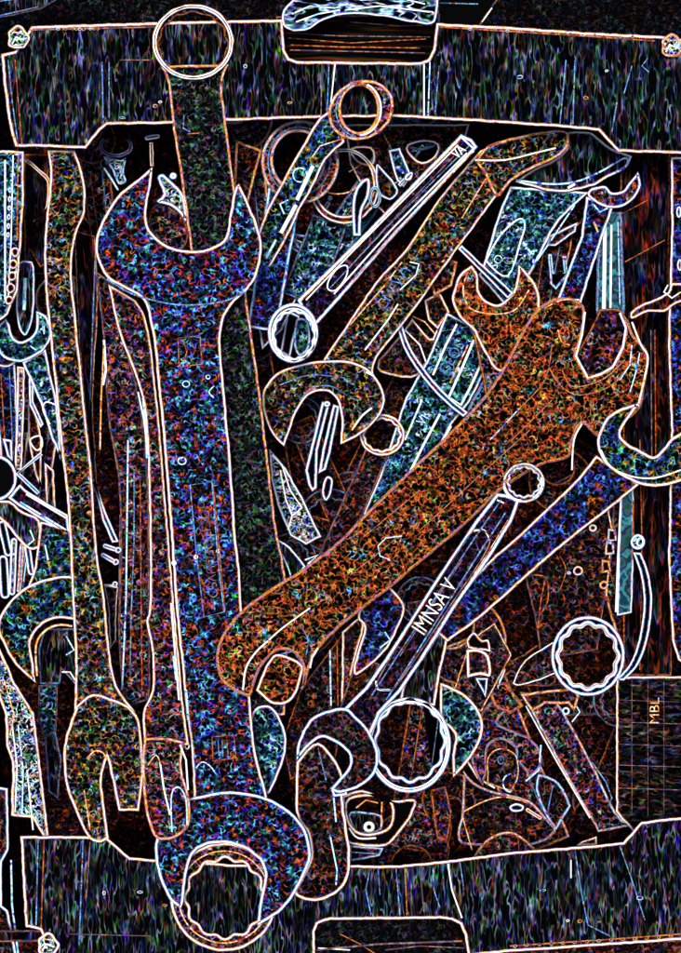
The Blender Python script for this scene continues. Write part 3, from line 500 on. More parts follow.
# ---------------------------------------------------------------- middle depth
t = thing('open_end_wrench', 'stamped pale chrome wrench showing between the rust-red jaw and the rusty wrench', 'wrench', 430, 410, -54)
sh = plate('shank', [(447, 312), (470, 325), (484, 348), (487, 368), (470, 402), (452, 424), (440, 449), (412, 476), (375, 513), (362, 515), (380, 475), (405, 398), (427, 360)], z=-42, th=7, bev=2.2, mats=('cyan', 'white', 'blue'), parent=t, ribs=[
    ([(457, 324), (446, 345), (433, 375)], 2.6, 'white'), ([(468, 345), (450, 383)], 1.8, 'orange'), ([(474, 340), (463, 366), (449, 397), (461, 405), (470, 388), (483, 360)], 3.0, 'chrome'), ([(422, 400), (405, 440)], 2.2, 'white'), ([(440, 414), (424, 444), (410, 472)], 2.8, 'chrome'), ([(451, 426), (438, 448), (414, 470)], 2.8, 'chrome'), ([(380, 475), (363, 514)], 1.8, 'cyan')])
lettering('GEQS', 452, 358, -41.6, 16, 60, t, 'dimblue', stretch=.9, bold=-.006, under=sh)
lettering('VR', 424, 418, -41.6, 15, 60, t, 'cyan', stretch=.8, bold=-.014, under=sh)
t = thing('curved_band', 'thin curved double-edged band crossing the stamped chrome wrench', 'band', 430, 375, -44)
arc = smooth([(400, 326), (406, 345), (417, 364), (434, 386), (450, 402), (466, 415)], 6, False)
plate('band', [(p[0] - 2.6, p[1] + 2.4) for p in arc] + [(p[0] + 2.6, p[1] - 2.4) for p in reversed(arc)], z=-30, th=6, bev=1.9, mats=('black', 'chrome', 'blue'), parent=t)
t = thing('folded_plate', 'dark folded plate with pale border left of the curved band', 'plate', 395, 365, -60)
plate('plate', smooth([(378, 360, 1), (400, 335), (412, 318, 1), (430, 338), (436, 330), (446, 310, 1), (438, 345), (426, 365), (412, 378), (380, 372)], 3), z=-50, th=5, bev=1.9, mats=('dark', 'warm', 'orange'), parent=t, ribs=[([(412, 316), (425, 322), (435, 334)], 1.6, 'orange'), ([(405, 330), (420, 345), (426, 362)], 1.8, 'white'), ([(430, 297), (440, 310)], 2, 'white')])
t = thing('small_ring_wrench', 'small pale ring beside the downward jaw of the orange-edged wide wrench', 'wrench', 382, 440, -50)
plate('shank', bar((378, 450), (330, 560), 24, 26), z=-40, th=5, bev=1.8, mats=('dark', 'dim', 'dim'), parent=t)
plate('ring', ell(382, 435, 23, 21, 44), [ring12(382, 435, 16.5, 15, .04)], z=-38, th=8, bev=2.3, mats=('dark', 'white', 'orange'), parent=t)
for k, (lab, pts) in enumerate((('left pale rod standing in the downward jaw of the wide wrench', [(322, 401), (330, 404), (318, 450), (317, 488), (312, 492), (308, 485), (305, 470)]), ('right pale rod standing in the downward jaw, ending in an oval eye', [(333, 404), (340, 406), (331, 452), (326, 470), (318, 474), (322, 450)]))):
    t = thing('steel_rod', lab, 'rod', pts[0][0], 450, -55)
    plate('rod', pts, z=-44, th=6, bev=2.3, mats=('black', 'chrome', 'blue'), parent=t)
    if k: plate('eye', smooth([(327, 476), (333, 480), (331, 494), (326, 501), (322, 495), (323, 483)], 4), z=-43, th=6, bev=1.8, mats=('black', 'chrome', 'blue'), parent=t)
    else: plate('cap', ell(327, 404, 3.6, 3.2, 14), z=-42, th=4, bev=2.2, mats=('black', 'chrome', 'blue'), parent=t)
t = thing('file_blade', 'blade of white-flecked metal narrowing below the wide downward jaw', 'blade', 295, 500, -50)
plate('blade', [(269, 448), (286, 468), (302, 497), (322, 537), (306, 545), (290, 536), (277, 505), (271, 478)], z=-42, th=6, bev=2.2, mats=('chain', 'white', 'blue'), parent=t, ribs=[([(280, 470), (286, 500), (292, 515)], 1.8, 'white'), ([(272, 455), (282, 465), (290, 490), (302, 508), (292, 516), (288, 530)], 1.8, 'white')])
t = thing('slotted_bracket', 'small bracket with white U-shaped slot between largest and rusty wrenches', 'bracket', 265, 565, -20)
plate('bracket', smooth([(240, 541, 1), (256, 536), (274, 538), (290, 547), (306, 566, 1), (292, 582), (262, 600), (242, 612, 1)], 3), z=-12, th=8, bev=1.8, mats=('flap', 'white', 'blue'), parent=t, ribs=[
    (smooth([(246, 551), (246, 560), (252, 567), (260, 566), (265, 558), (266, 550)], 4, False), 3.2, 'chrome'), (ell(254, 556, 4.5, 4, 16), 1.4, 'cyan', True), (smooth([(262, 547), (278, 550), (287, 565), (291, 577)], 4, False), 1.5, 'cyan'), ([(242, 575), (243, 608)], 1.6, 'cyan'), ([(279, 560), (270, 585)], 1.4, 'dim'), ([(305, 560), (318, 555), (308, 564)], 1.8, 'white')])

# ---------------------------------------------------------------- left side
t = thing('forked_wrench', 'long olive-flecked wrench at the left with a two-pronged lower end', 'wrench', 75, 500, -16)
LZ = (0, .014)
plate('shank', smooth([(47, 150, 1), (50, 180), (44, 240), (46, 300), (54, 378), (61, 450), (67, 500), (72, 596), (75, 661), (74, 712, 1), (136, 712, 1), (117, 686), (110, 651), (104, 593), (97, 551), (92, 475), (86, 418), (81, 368), (76, 318), (72, 268), (76, 236), (85, 212), (84, 180), (75, 150, 1)], 4), z=-8, th=7, bev=2.2, mats=('olive', 'warm', 'orange'), parent=t, tilt=LZ, pivot=(60, 150))
plate('fork', smooth([(76, 706, 1), (66, 735), (63, 760), (67, 790), (77, 815), (87, 836), (99, 843), (109, 838, 1), (105, 810), (102, 780), (107, 758, 1), (112, 780), (118, 811, 1), (139, 811, 1), (143, 780), (143, 752), (139, 720), (128, 706), (110, 698), (92, 694)], 4), z=.8, th=10, bev=2.4, mats=('olive', 'warm', 'orange'), parent=t, ribs=[(smooth([(87, 758), (95, 751), (103, 753), (107, 760)], 4, False), 1.6, 'orange'), ([(84, 790), (90, 830)], 1.4, 'orange')])
t = thing('forked_wrench', 'narrow orange-edged wrench with short two-pronged end, left of the largest wrench', 'wrench', 158, 600, -20)
FT2 = (0, .066)
plate('shank', smooth([(108, 284, 1), (118, 330), (130, 362), (142, 398), (146, 430), (148, 476), (150, 596), (146, 622), (151, 646), (152, 690), (143, 712), (144, 745, 1), (189, 745, 1), (183, 700), (178, 645), (173, 590), (168, 526), (164, 476), (160, 428), (155, 380), (151, 345), (145, 316), (136, 300, 1)], 4), z=-8, th=7, bev=2.0, mats=('redsteel', 'warm', 'orange'), parent=t, tilt=FT2, pivot=(130, 284), ribs=[([(143, 398), (146, 430), (147, 458)], 2.2, 'cyan'), ([(171, 603), (174, 640), (179, 700)], 2.2, 'white'), ([(174, 656), (177, 680)], 4, 'cyan'), ([(138, 392), (144, 420), (148, 455)], 1.6, 'white')])
plate('fork', smooth([(144, 738, 1), (142, 765), (144, 800), (150, 828), (158, 839), (172, 839), (184, 832), (190, 822), (189, 795), (182, 770), (184, 742, 1), (168, 738)], 4), z=26, th=9, bev=2.1, mats=('redsteel', 'orange', 'orange'), parent=t, ribs=[([(160, 762), (164, 790), (170, 815)], 2.0, 'white'), (smooth([(172, 832), (171, 800), (174, 789), (180, 788), (186, 800), (187, 826)], 3, False), 1.6, 'cyan'), (smooth([(148, 765), (156, 755), (161, 765)], 3, False), 1.4, 'orange'), ([(180, 745), (186, 760), (188, 790)], 1.8, 'white')])
t = thing('flat_bar', 'blue-streaked flat bar standing between the two forked wrenches', 'bar', 130, 560, -32)
plate('bar', smooth([(95, 270, 1), (103, 340), (108, 420), (118, 480), (120, 560), (118, 640), (124, 708, 1), (150, 700, 1), (150, 600), (148, 470), (140, 400), (125, 340), (115, 285, 1)], 4), z=-20, th=7, bev=1.8, mats=('redsteel', 'dim', 'dim'), parent=t, ribs=[([(128, 440), (127, 520), (126, 600), (122, 690)], 2.0, 'cyan'), ([(134, 470), (134, 540), (131, 620), (130, 675)], 1.6, 'dimblue'), ([(120, 515), (119, 600)], 1.4, 'dim'), ([(140, 480), (142, 690)], 1.3, 'dimorange'), ([(104, 345), (101, 400), (100, 450)], 1.8, 'orange'), ([(104, 340), (106, 370), (103, 385)], 2.6, 'white')])
t = thing('dark_bar', 'dull dark bar tapering downward right beside the long olive-flecked wrench', 'bar', 88, 360, -40)
plate('bar', smooth([(74, 230, 1), (95, 236, 1), (98, 300), (93, 400), (97, 480), (94, 500, 1), (80, 360)], 3), z=-30, th=7, bev=1.3, mats=('wall', 'orange', 'dim'), parent=t, ribs=[([(95, 260), (92, 340), (90, 400)], 1.4, 'dimblue')])
t = thing('thin_blade', 'thin bright blade leaning out behind the long olive-flecked wrench', 'blade', 105, 510, -30)
plate('blade', [(92, 476), (97, 486), (106, 512), (119, 542), (112, 543), (102, 520)], z=-18, th=3, bev=1.9, mats=('black', 'chrome', 'blue'), parent=t)
for k, (x, y, lab) in enumerate(((113, 549, 'upper white screw below the thin bright blade'), (111, 558, 'lower slanted white screw below the thin bright blade'))):
    t = thing('screw', lab, 'screw', x, y, -30)
    plate('screw_shank', bar((x - 8, y - 3 + k * 0), (x + 4, y + 3 * k + 1), 5, 5, r=1), z=-20, th=4, bev=1.6, mats=('black', 'chrome', 'blue'), parent=t)
    plate('screw_head', ell(x + 5, y + 1 + 3 * k, 3.4, 3.4, 14), z=-19, th=5, bev=1.6, mats=('black', 'white', 'blue'), parent=t)
t = thing('small_bracket', 'small square bracket under the two white screws', 'bracket', 112, 580, -36)
plate('bracket', [(104, 585), (118, 587), (117, 600), (116, 640), (110, 650), (108, 610)], z=-24, th=4, bev=1.4, mats=('dark', 'warm', 'dim'), parent=t, ribs=[([(104, 585), (117, 586)], 2.2, 'white'), (ell(115, 584, 2, 2, 10), 1.6, 'white', True)])
t = thing('open_end_wrench', 'green flecked wrench with wide downward jaw at the lower left wall', 'wrench', 40, 620, -28)
plate('shank', [(40, 521), (70, 530), (84, 590), (26, 592), (35, 566)], z=-18, th=6, bev=1.8, mats=('green', 'warm', 'orange'), parent=t, ribs=[([(45, 545), (48, 560)], 2, 'cyan')])
plate('jaw', smooth([(36, 684, 1), (15, 665), (2, 642), (-3, 628), (2, 612), (14, 596), (28, 586), (45, 579), (70, 576), (92, 590), (96, 620), (74, 620), (55, 619), (40, 627), (31, 641), (33, 661)], 4), z=-16.5, th=10, bev=2.4, mats=('green', 'white', 'orange'), parent=t, ribs=[(smooth([(37, 676), (36, 645), (45, 631), (58, 625), (72, 626)], 4, False), 2.2, 'orange')])
t = thing('steel_block', 'dark block with blue flecks inside the downward green jaw', 'block', 55, 660, -40)
plate('block', [(44, 628), (80, 628), (80, 690), (62, 670), (60, 684), (40, 684), (38, 650)], z=-30, th=10, bev=1.6, mats=('flap', 'dimblue', 'dim'), parent=t, ribs=[([(66, 636), (74, 650), (66, 655)], 2, 'cyan'), ([(62, 672), (70, 672), (75, 680)], 1.8, 'warm')])
plate('tab', [(38, 685), (58, 683), (57, 730), (44, 740), (38, 720)], z=-33, th=8, bev=1.4, mats=('cyan', 'dim', 'dim'), parent=t)
t = thing('small_open_wrench', 'small pale open wrench against the left wall with a peg in its jaw', 'wrench', 40, 390, -30)
plate('shank', [(22, 362), (46, 348), (50, 372), (57, 400), (60, 433), (61, 461), (52, 440), (40, 403)], z=-20, th=5, bev=2.2, mats=('cyan', 'white', 'blue'), parent=t, ribs=[(smooth([(56, 405), (46, 402), (43, 410), (50, 424)], 4, False), 1.6, 'white')])
plate('jaw', smooth([(36, 311, 1), (46, 316), (51, 328), (50, 340), (42, 352), (22, 362), (4, 358), (-4, 345), (-3, 328), (6, 318, 1), (10, 326), (13, 337), (22, 341), (32, 335), (36, 325)], 4), z=-18.5, th=8, bev=2.4, mats=('cyan', 'white', 'blue'), parent=t, ribs=[([(40, 330), (44, 326), (44, 334)], 1.6, 'cyan'), ([(30, 346), (36, 350)], 1.6, 'cyan')])
t = thing('steel_peg', 'upright peg standing in the jaw of the small pale wrench', 'peg', 25, 300, -40)
plate('peg', smooth([(17, 270), (20, 262), (28, 261), (34, 267), (34, 310), (30, 328), (25, 336), (19, 328), (16, 310)], 3), z=-24, th=10, bev=1.8, mats=('flap', 'white', 'blue'), parent=t, ribs=[([(25, 278), (24, 310)], 4, 'cyan')])
t = thing('threaded_rod', 'upright threaded rod with white flecks at the left wall', 'rod', 20, 420, -40)
plate('rod', [(17, 366), (25, 367), (24, 420), (22, 470), (14, 470), (16, 420)], z=-28, th=7, bev=1.9, mats=('chain', 'white', 'orange'), parent=t)
t = thing('black_disc', 'black round disc with bright rim half hidden by the left wall', 'disc', 0, 478, -40)
plate('disc_face', ell(-4, 478, 21, 23, 40), z=-22, th=10, bev=2.6, mats=('black', 'chrome', 'blue'), parent=t)
t = thing('chrome_rod', 'sloping double-edged chrome rod ending at the long olive-flecked wrench', 'rod', 42, 508, -30)
plate('rod', [(20, 484), (26, 490), (68, 515), (70, 537), (14, 503), (8, 498)], z=-18, th=6, bev=2.3, mats=('chrome', 'white', 'blue'), parent=t, ribs=[([(26, 494), (66, 518)], 2.2, 'white'), ([(20, 502), (66, 530)], 2.2, 'cyan')])
t = thing('wedge_jaw', 'dark wedge with white rim below the sloping chrome rod', 'jaw', 20, 525, -34)
plate('wedge', smooth([(-6, 500, 1), (10, 501), (24, 512), (40, 520), (40, 548, 1), (30, 550), (18, 540), (6, 525), (-6, 515, 1)], 3), z=-24, th=7, bev=2.4, mats=('flap', 'white', 'orange'), parent=t, ribs=[([(30, 530), (34, 540), (28, 545)], 2, 'cyan')])
t = thing('bent_wire', 'pale V-shaped wire resting on the round disc at the left wall', 'wire', 28, 470, -30)
plate('wire', [(40, 452), (43, 455), (20, 473), (40, 492), (37, 495), (15, 474)], z=-19, th=3, bev=1.1, mats=('black', 'chrome', 'blue'), parent=t)
for k, (x0, y0, x1, y1, w, lab) in enumerate(((14, 541, 12, 592, 7, 'flecked upright pin lowest at the left wall'), (22, 545, 19, 590, 5, 'plain dark pin right of the flecked upright pin'), (27, 546, 31, 572, 7, 'short slanted pin next to the green jaw shoulder'), (3, 560, 5, 594, 10, 'oval loop at the extreme left wall below the wedge'), (2, 525, 8, 552, 9, 'upper oval loop at the extreme left wall'))):
    t = thing('oval_loop' if k > 2 else 'small_pin', lab, 'loop' if k > 2 else 'pin', x0, y0, -44)
    plate('loop' if k > 2 else 'pin', bar((x0, y0), (x1, y1), w, w, r=1), z=-34, th=5, bev=1.9, mats=('chain' if k == 0 else 'black', 'chrome' if k != 1 else 'orange', 'blue'), parent=t)
t = thing('notched_strip', 'notched white flecked strip between threaded rod and small wrench shank', 'strip', 35, 440, -50)
plate('strip', [(27, 400), (36, 410), (42, 440), (41, 492), (34, 470), (28, 440)], z=-40, th=4, bev=1.8, mats=('floor', 'white', 'orange'), parent=t, ribs=[(smooth([(30, 440), (40, 436), (42, 446), (36, 450)], 4), 2, 'white', True)])
t = thing('loose_washer', 'triangular white washer at the left wall by the threaded rod', 'washer', 8, 445, -40)
plate('washer', [(2, 438), (12, 440), (13, 462), (7, 456)], z=-30, th=3, bev=1.8, mats=('black', 'chrome', 'blue'), parent=t)
t = thing('curved_hook', 'orange-edged curved hook in the upper left corner behind the long wrench', 'hook', 38, 195, -40)
arc = smooth([(26, 160), (38, 170), (48, 180), (49, 195), (46, 210), (38, 219), (32, 220)], 5, False)
plate('hook', [(p[0] - 1.8, p[1] + 1) for p in arc] + [(p[0] + 1.8, p[1] - 1) for p in reversed(arc)], z=-24, th=5, bev=1.3, mats=('dark', 'warm', 'orange'), parent=t)
plate('back_plate', [(24, 154), (48, 154), (48, 262), (40, 268), (30, 250), (24, 300)], z=-36, th=5, bev=1.4, mats=('wall', 'dimorange', 'dim'), parent=t)
t = thing('round_socket', 'dim round socket with crumpled wire just under the upper left flap corner', 'socket', 116, 148, -60)
plate('socket', ell(116, 146, 17, 12, 36), [ell(116, 145, 13, 8.5, 36)], z=-40, th=10, bev=1.6, mats=('dark', 'dimblue', 'dim'), parent=t)
plate('wire', smooth([(103, 156), (120, 160), (126, 158), (124, 172), (126, 182), (118, 184), (112, 170)], 3), z=-44, th=4, bev=1.8, mats=('chain', 'cyan', 'blue'), parent=t, ribs=[([(104, 168), (112, 180), (118, 190)], 2, 'cyan')])
t = thing('white_clip', 'crumpled white clip inside the upper jaw of the largest wrench', 'clip', 172, 200, -20)
cb = plate('clip_body', smooth([(157, 178), (163, 174), (170, 180), (182, 192), (186, 205), (186, 222), (180, 214), (170, 206), (156, 202), (163, 194)], 3), z=-4, th=8, bev=2.6, mats=('chain', 'chrome', 'blue'), parent=t)
plate('clip_knob', ell(173, 176, 4, 3.6, 14), z=-2, th=5, bev=2.8, mats=('black', 'chrome', 'blue'), parent=t, under=cb)
plate('clip_tongue', smooth([(152, 208), (166, 204), (182, 216), (188, 236), (180, 252), (162, 246), (150, 228)], 3), z=-10, th=4, bev=1.2, mats=('redsteel', 'dimorange', 'dim'), parent=t)
t = thing('hinge_pin', 'small white pin with vertical stem left of the upright ring wrench shank', 'pin', 152, 140, -40)
plate('pin_head', bar((147, 138), (158, 136), 4.5, 4.5, r=1), z=-30, th=4, bev=1.5, mats=('black', 'white', 'blue'), parent=t)
plate('pin_stem', bar((151, 142), (152, 166), 4), z=-31, th=4, bev=1.3, mats=('dark', 'warm', 'dim'), parent=t)
t = thing('steel_wedge', 'dark angular wedge with a white edge left of the chrome ring', 'wedge', 300, 275, -60)
plate('wedge', [(284, 240), (300, 252), (302, 290), (296, 300), (282, 330), (262, 350), (254, 300)], z=-48, th=8, bev=1.8, mats=('dark', 'white', 'blue'), parent=t)
t = thing('ribbed_grip', 'green and blue flecked ribbed grip under the chrome wrench', 'grip', 318, 255, -60)
plate('grip', [(288, 232), (312, 236), (345, 244), (330, 262), (304, 288), (300, 252)], z=-46, th=10, bev=1.8, mats=('cyan', 'cyan', 'blue'), parent=t, ribs=[([(292, 238), (318, 250), (335, 250)], 1.6, 'orange'), ([(294, 246), (312, 256), (330, 256)], 1.4, 'cyan')])

# ---------------------------------------------------------------- lower middle and right
t = thing('wrench_handle', 'rounded black wrench handle hanging over the lower flap beside the largest jaw', 'wrench', 325, 840, -10)
plate('shank', smooth([(296, 762, 1), (318, 742), (341, 770), (343, 800), (350, 850), (349, 874), (342, 888), (330, 897), (315, 901), (302, 899), (294, 893), (300, 880), (310, 858), (308, 835), (296, 812)], 4), z=5, th=7, bev=2.6, mats=('dark', 'white', 'orange'), parent=t, ribs=[([(330, 835), (337, 870), (336, 885)], 1.8, 'cyan'), ([(333, 790), (336, 822)], 2, 'cyan'), ([(318, 748), (326, 780)], 1.3, 'dimblue')])
plate('nut', [(330, 788), (342, 776), (348, 795), (334, 797)], z=7, th=6, bev=2, mats=('black', 'chrome', 'blue'), parent=t)
t = thing('ring_wrench', 'large pale ring right of the lettered wrench jaw, its shank rising above', 'wrench', 420, 700, -10)
plate('shank', [(455, 608), (440, 676), (435, 706), (398, 704), (404, 682)], z=-1, th=6, bev=2.4, mats=('flap', 'white', 'orange'), parent=t)
plate('ring', ell(409, 745, 42, 48, 64), [ring12(410, 741, 32, 38, .04)], z=1, th=10, bev=2.8, mats=('chrome', 'chrome', 'blue'), parent=t, ribs=[(ell(409, 745, 38, 43.5, 48), 1.6, 'white', True)])
t = thing('open_end_wrench', 'crescent jaw with blue flecks at the right of the large pale ring', 'wrench', 465, 730, -20)
plate('shank', [(470, 640), (495, 622), (512, 655), (482, 712), (450, 700)], z=-12, th=6, bev=1.8, mats=('dark', 'orange', 'dim'), parent=t)
plate('jaw', smooth([(440, 682, 1), (458, 690), (474, 703), (483, 722), (480, 742), (467, 763), (453, 778, 1), (452, 755), (455, 737), (449, 728), (440, 715)], 4), z=-10, th=9, bev=2.6, mats=('cyan', 'white', 'orange'), parent=t)
t = thing('small_clamp', 'little white-edged clamp below the blue wrench shank', 'clamp', 480, 660, -30)
plate('clamp_block', smooth([(466, 650, 1), (478, 649), (489, 656), (491, 676), (480, 675), (467, 678, 1)], 3), z=-6, th=8, bev=2.4, mats=('dark', 'chrome', 'orange'), parent=t)
plate('clamp_arm', smooth([(468, 648, 1), (467, 640), (474, 632), (482, 640), (489, 640), (491, 652, 1)], 3), z=-7, th=8, bev=1.7, mats=('black', 'white', 'orange'), parent=t)
plate('clamp_foot', [(475, 678), (488, 678), (486, 698)], z=-8, th=6, bev=1.6, mats=('black', 'white', 'blue'), parent=t)
t = thing('open_end_wrench', 'blue flecked upward pointing jaw between rusty wrench and lettered wrench', 'wrench', 378, 630, -20)
plate('jaw', smooth([(388, 584, 1), (399, 597), (405, 608), (400, 624), (388, 648), (372, 664), (357, 675), (353, 668), (358, 650), (364, 628), (358, 618), (362, 606)], 4), z=-8, th=9, bev=2.2, mats=('blue', 'white', 'orange'), parent=t, ribs=[([(385, 632), (390, 640), (380, 648)], 1.8, 'cyan')])
plate('shank', [(358, 655), (380, 664), (345, 742), (330, 735)], z=-10, th=6, bev=1.6, mats=('dark', 'dim', 'dim'), parent=t)
t = thing('pointed_wedge', 'narrow dark wedge with pale border under the rusty wrench', 'wedge', 350, 660, -30)
plate('wedge', smooth([(342, 632, 1), (358, 618), (364, 626), (356, 656), (352, 674), (358, 680), (341, 706, 1)], 3), z=-12, th=6, bev=2.0, mats=('dark', 'warm', 'orange'), parent=t)
t = thing('flat_bar', 'dark flat bar dropping from the rusty jaw to the rounded handle', 'bar', 320, 690, -40)
plate('bar', [(300, 690), (345, 630), (348, 700), (335, 760), (290, 780), (282, 740)], z=-18, th=6, bev=1.3, mats=('dark', 'dimorange', 'dim'), parent=t, ribs=[([(330, 650), (331, 706)], 2, 'cyan'), ([(337, 640), (338, 706)], 1.3, 'dimorange')])
t = thing('socket_cup', 'open socket cup with bright inner rim below the large pale ring', 'socket', 372, 815, -50)
plate('cup', smooth([(342, 796, 1), (362, 790), (392, 800), (415, 799), (412, 815), (400, 832), (386, 846), (360, 846), (345, 838)], 4), [smooth([(350, 800), (380, 797), (391, 806), (390, 824), (378, 832), (360, 832), (349, 820)], 4)], z=-24, th=12, bev=2.4, mats=('black', 'warm', 'orange'), parent=t, ribs=[(smooth([(349, 828), (358, 838), (376, 838)], 4, False), 2.2, 'white')])
plate('inner_rim', smooth([(350, 812), (380, 815), (381, 830), (366, 834), (354, 830)], 4), z=-34, th=6, bev=1.6, mats=('flap', 'cyan', 'blue'), parent=t, ribs=[(ell(369, 827, 4, 4, 14), 4, 'white', True), ([(382, 802), (381, 830)], 1.8, 'orange'), ([(356, 808), (366, 800), (378, 803)], 1.6, 'orange')])
plate('base', [(348, 845), (384, 848), (380, 856), (350, 862)], z=-28, th=6, bev=1.6, mats=('chrome', 'cyan', 'blue'), parent=t, ribs=[([(350, 852), (378, 854)], 1.5, 'dimblue')])
t = thing('adjustable_wrench', 'dark brown wrench slanting down right to the lower flap corner', 'wrench', 570, 770, -50)
plate('shank', smooth([(520, 692, 1), (533, 715), (563, 770), (598, 832, 1), (634, 826, 1), (616, 812), (593, 765), (566, 715), (552, 694, 1)], 3), z=-38, th=8, bev=1.8, mats=('redsteel', 'orange', 'blue'), parent=t, ribs=[([(526, 706), (556, 760), (590, 818)], 1.5, 'white'), ([(592, 762), (606, 782), (612, 798), (608, 806)], 1.4, 'dimblue'), (ell(566, 711, 3, 3, 12), 2, 'cyan', True), ([(574, 702), (580, 712), (572, 722)], 1.6, 'cyan')])
plate('jaw', smooth([(524, 700, 1), (512, 706), (498, 722), (512, 730), (530, 738), (541, 752), (540, 768), (524, 783, 1), (526, 772), (516, 760), (515, 748), (500, 740), (488, 748), (487, 770), (483, 786, 1), (474, 770), (470, 745), (480, 715), (500, 696)], 4), z=-36, th=9, bev=1.7, mats=('redsteel', 'dimorange', 'blue'), parent=t, ribs=[([(541, 745), (539, 770), (526, 781)], 1.8, 'cyan')])
t = thing('curved_plate', 'black leaf-shaped plate in the right jaw above the lower flap', 'plate', 555, 805, -60)
plate('plate', smooth([(538, 774, 1), (552, 778), (564, 789), (571, 806, 1), (556, 831, 1), (544, 812), (536, 790)], 4), z=-48, th=5, bev=2, mats=('dark', 'cyan', 'blue'), parent=t, ribs=[([(553, 785), (548, 810)], 1.3, 'dimblue')])
t = thing('pliers_head', 'dark curved pliers head with orange rim sitting on the lower flap edge', 'pliers', 505, 820, -60)
ua = plate('upper_arm', smooth([(463, 770, 1), (474, 782), (490, 790), (511, 795), (530, 801), (545, 816), (556, 832), (530, 846), (480, 846), (458, 840), (462, 810)], 4), z=-46, th=8, bev=1.9, mats=('dark', 'orange', 'blue'), parent=t, ribs=[([(468, 762), (478, 778), (495, 788)], 2, 'warm'), (smooth([(463, 812), (485, 801), (505, 797), (528, 803)], 4, False), 1.7, 'orange'), ([(463, 818), (472, 850)], 1.5, 'orange')])
plate('rivet', smooth([(509, 807), (516, 803), (524, 806), (522, 811), (513, 812)], 4), z=-44.6, th=3, bev=1.8, mats=('black', 'chrome', 'blue'), parent=t, under=ua)
plate('lower_arm', smooth([(472, 858, 1), (484, 842), (500, 833), (516, 833), (535, 848, 1), (535, 870), (472, 870)], 4), z=-42, th=8, bev=1.9, mats=('redsteel', 'orange', 'orange'), parent=t, ribs=[([(518, 835), (519, 850)], 1.5, 'dimorange')])
plate('pin', bar((528, 810), (540, 818), 4, 4, r=1), z=-44, th=3, bev=1.4, mats=('black', 'warm', 'orange'), parent=t)
t = thing('round_knob', 'dim round ball just above the dark pliers head', 'knob_end', 503, 768, -60)  # round knob above the pliers head
plate('knob_body', smooth([(487, 784, 1), (487, 760), (494, 750), (506, 748), (517, 756), (519, 775), (512, 792, 1)], 4), z=-30, th=10, bev=1.6, mats=('dark', 'orange', 'dim'), parent=t, ribs=[(ell(511, 783, 8, 9, 16, 90, 270), 1.6, 'cyan'), (ell(501, 760, 3, 4, 12), 1.4, 'dimblue', True)])
t = thing('steel_lug', 'small pale lug with slanting tip on the lower flap edge at right', 'lug', 585, 840, -30)
plate('lug', [(576, 846), (582, 841), (597, 836), (597, 845)], z=-22, th=5, bev=1.5, mats=('dark', 'warm', 'orange'), parent=t)
t = thing('dark_plate', 'dull brown plate under the twelve-point ring with rounded lower corner', 'plate', 540, 665, -50)
plate('plate', smooth([(500, 640, 1), (512, 660), (550, 640), (556, 682), (535, 686), (518, 684), (511, 672), (480, 700), (470, 690)], 3), z=-34, th=7, bev=1.6, mats=('dark', 'dimorange', 'dim'), parent=t)

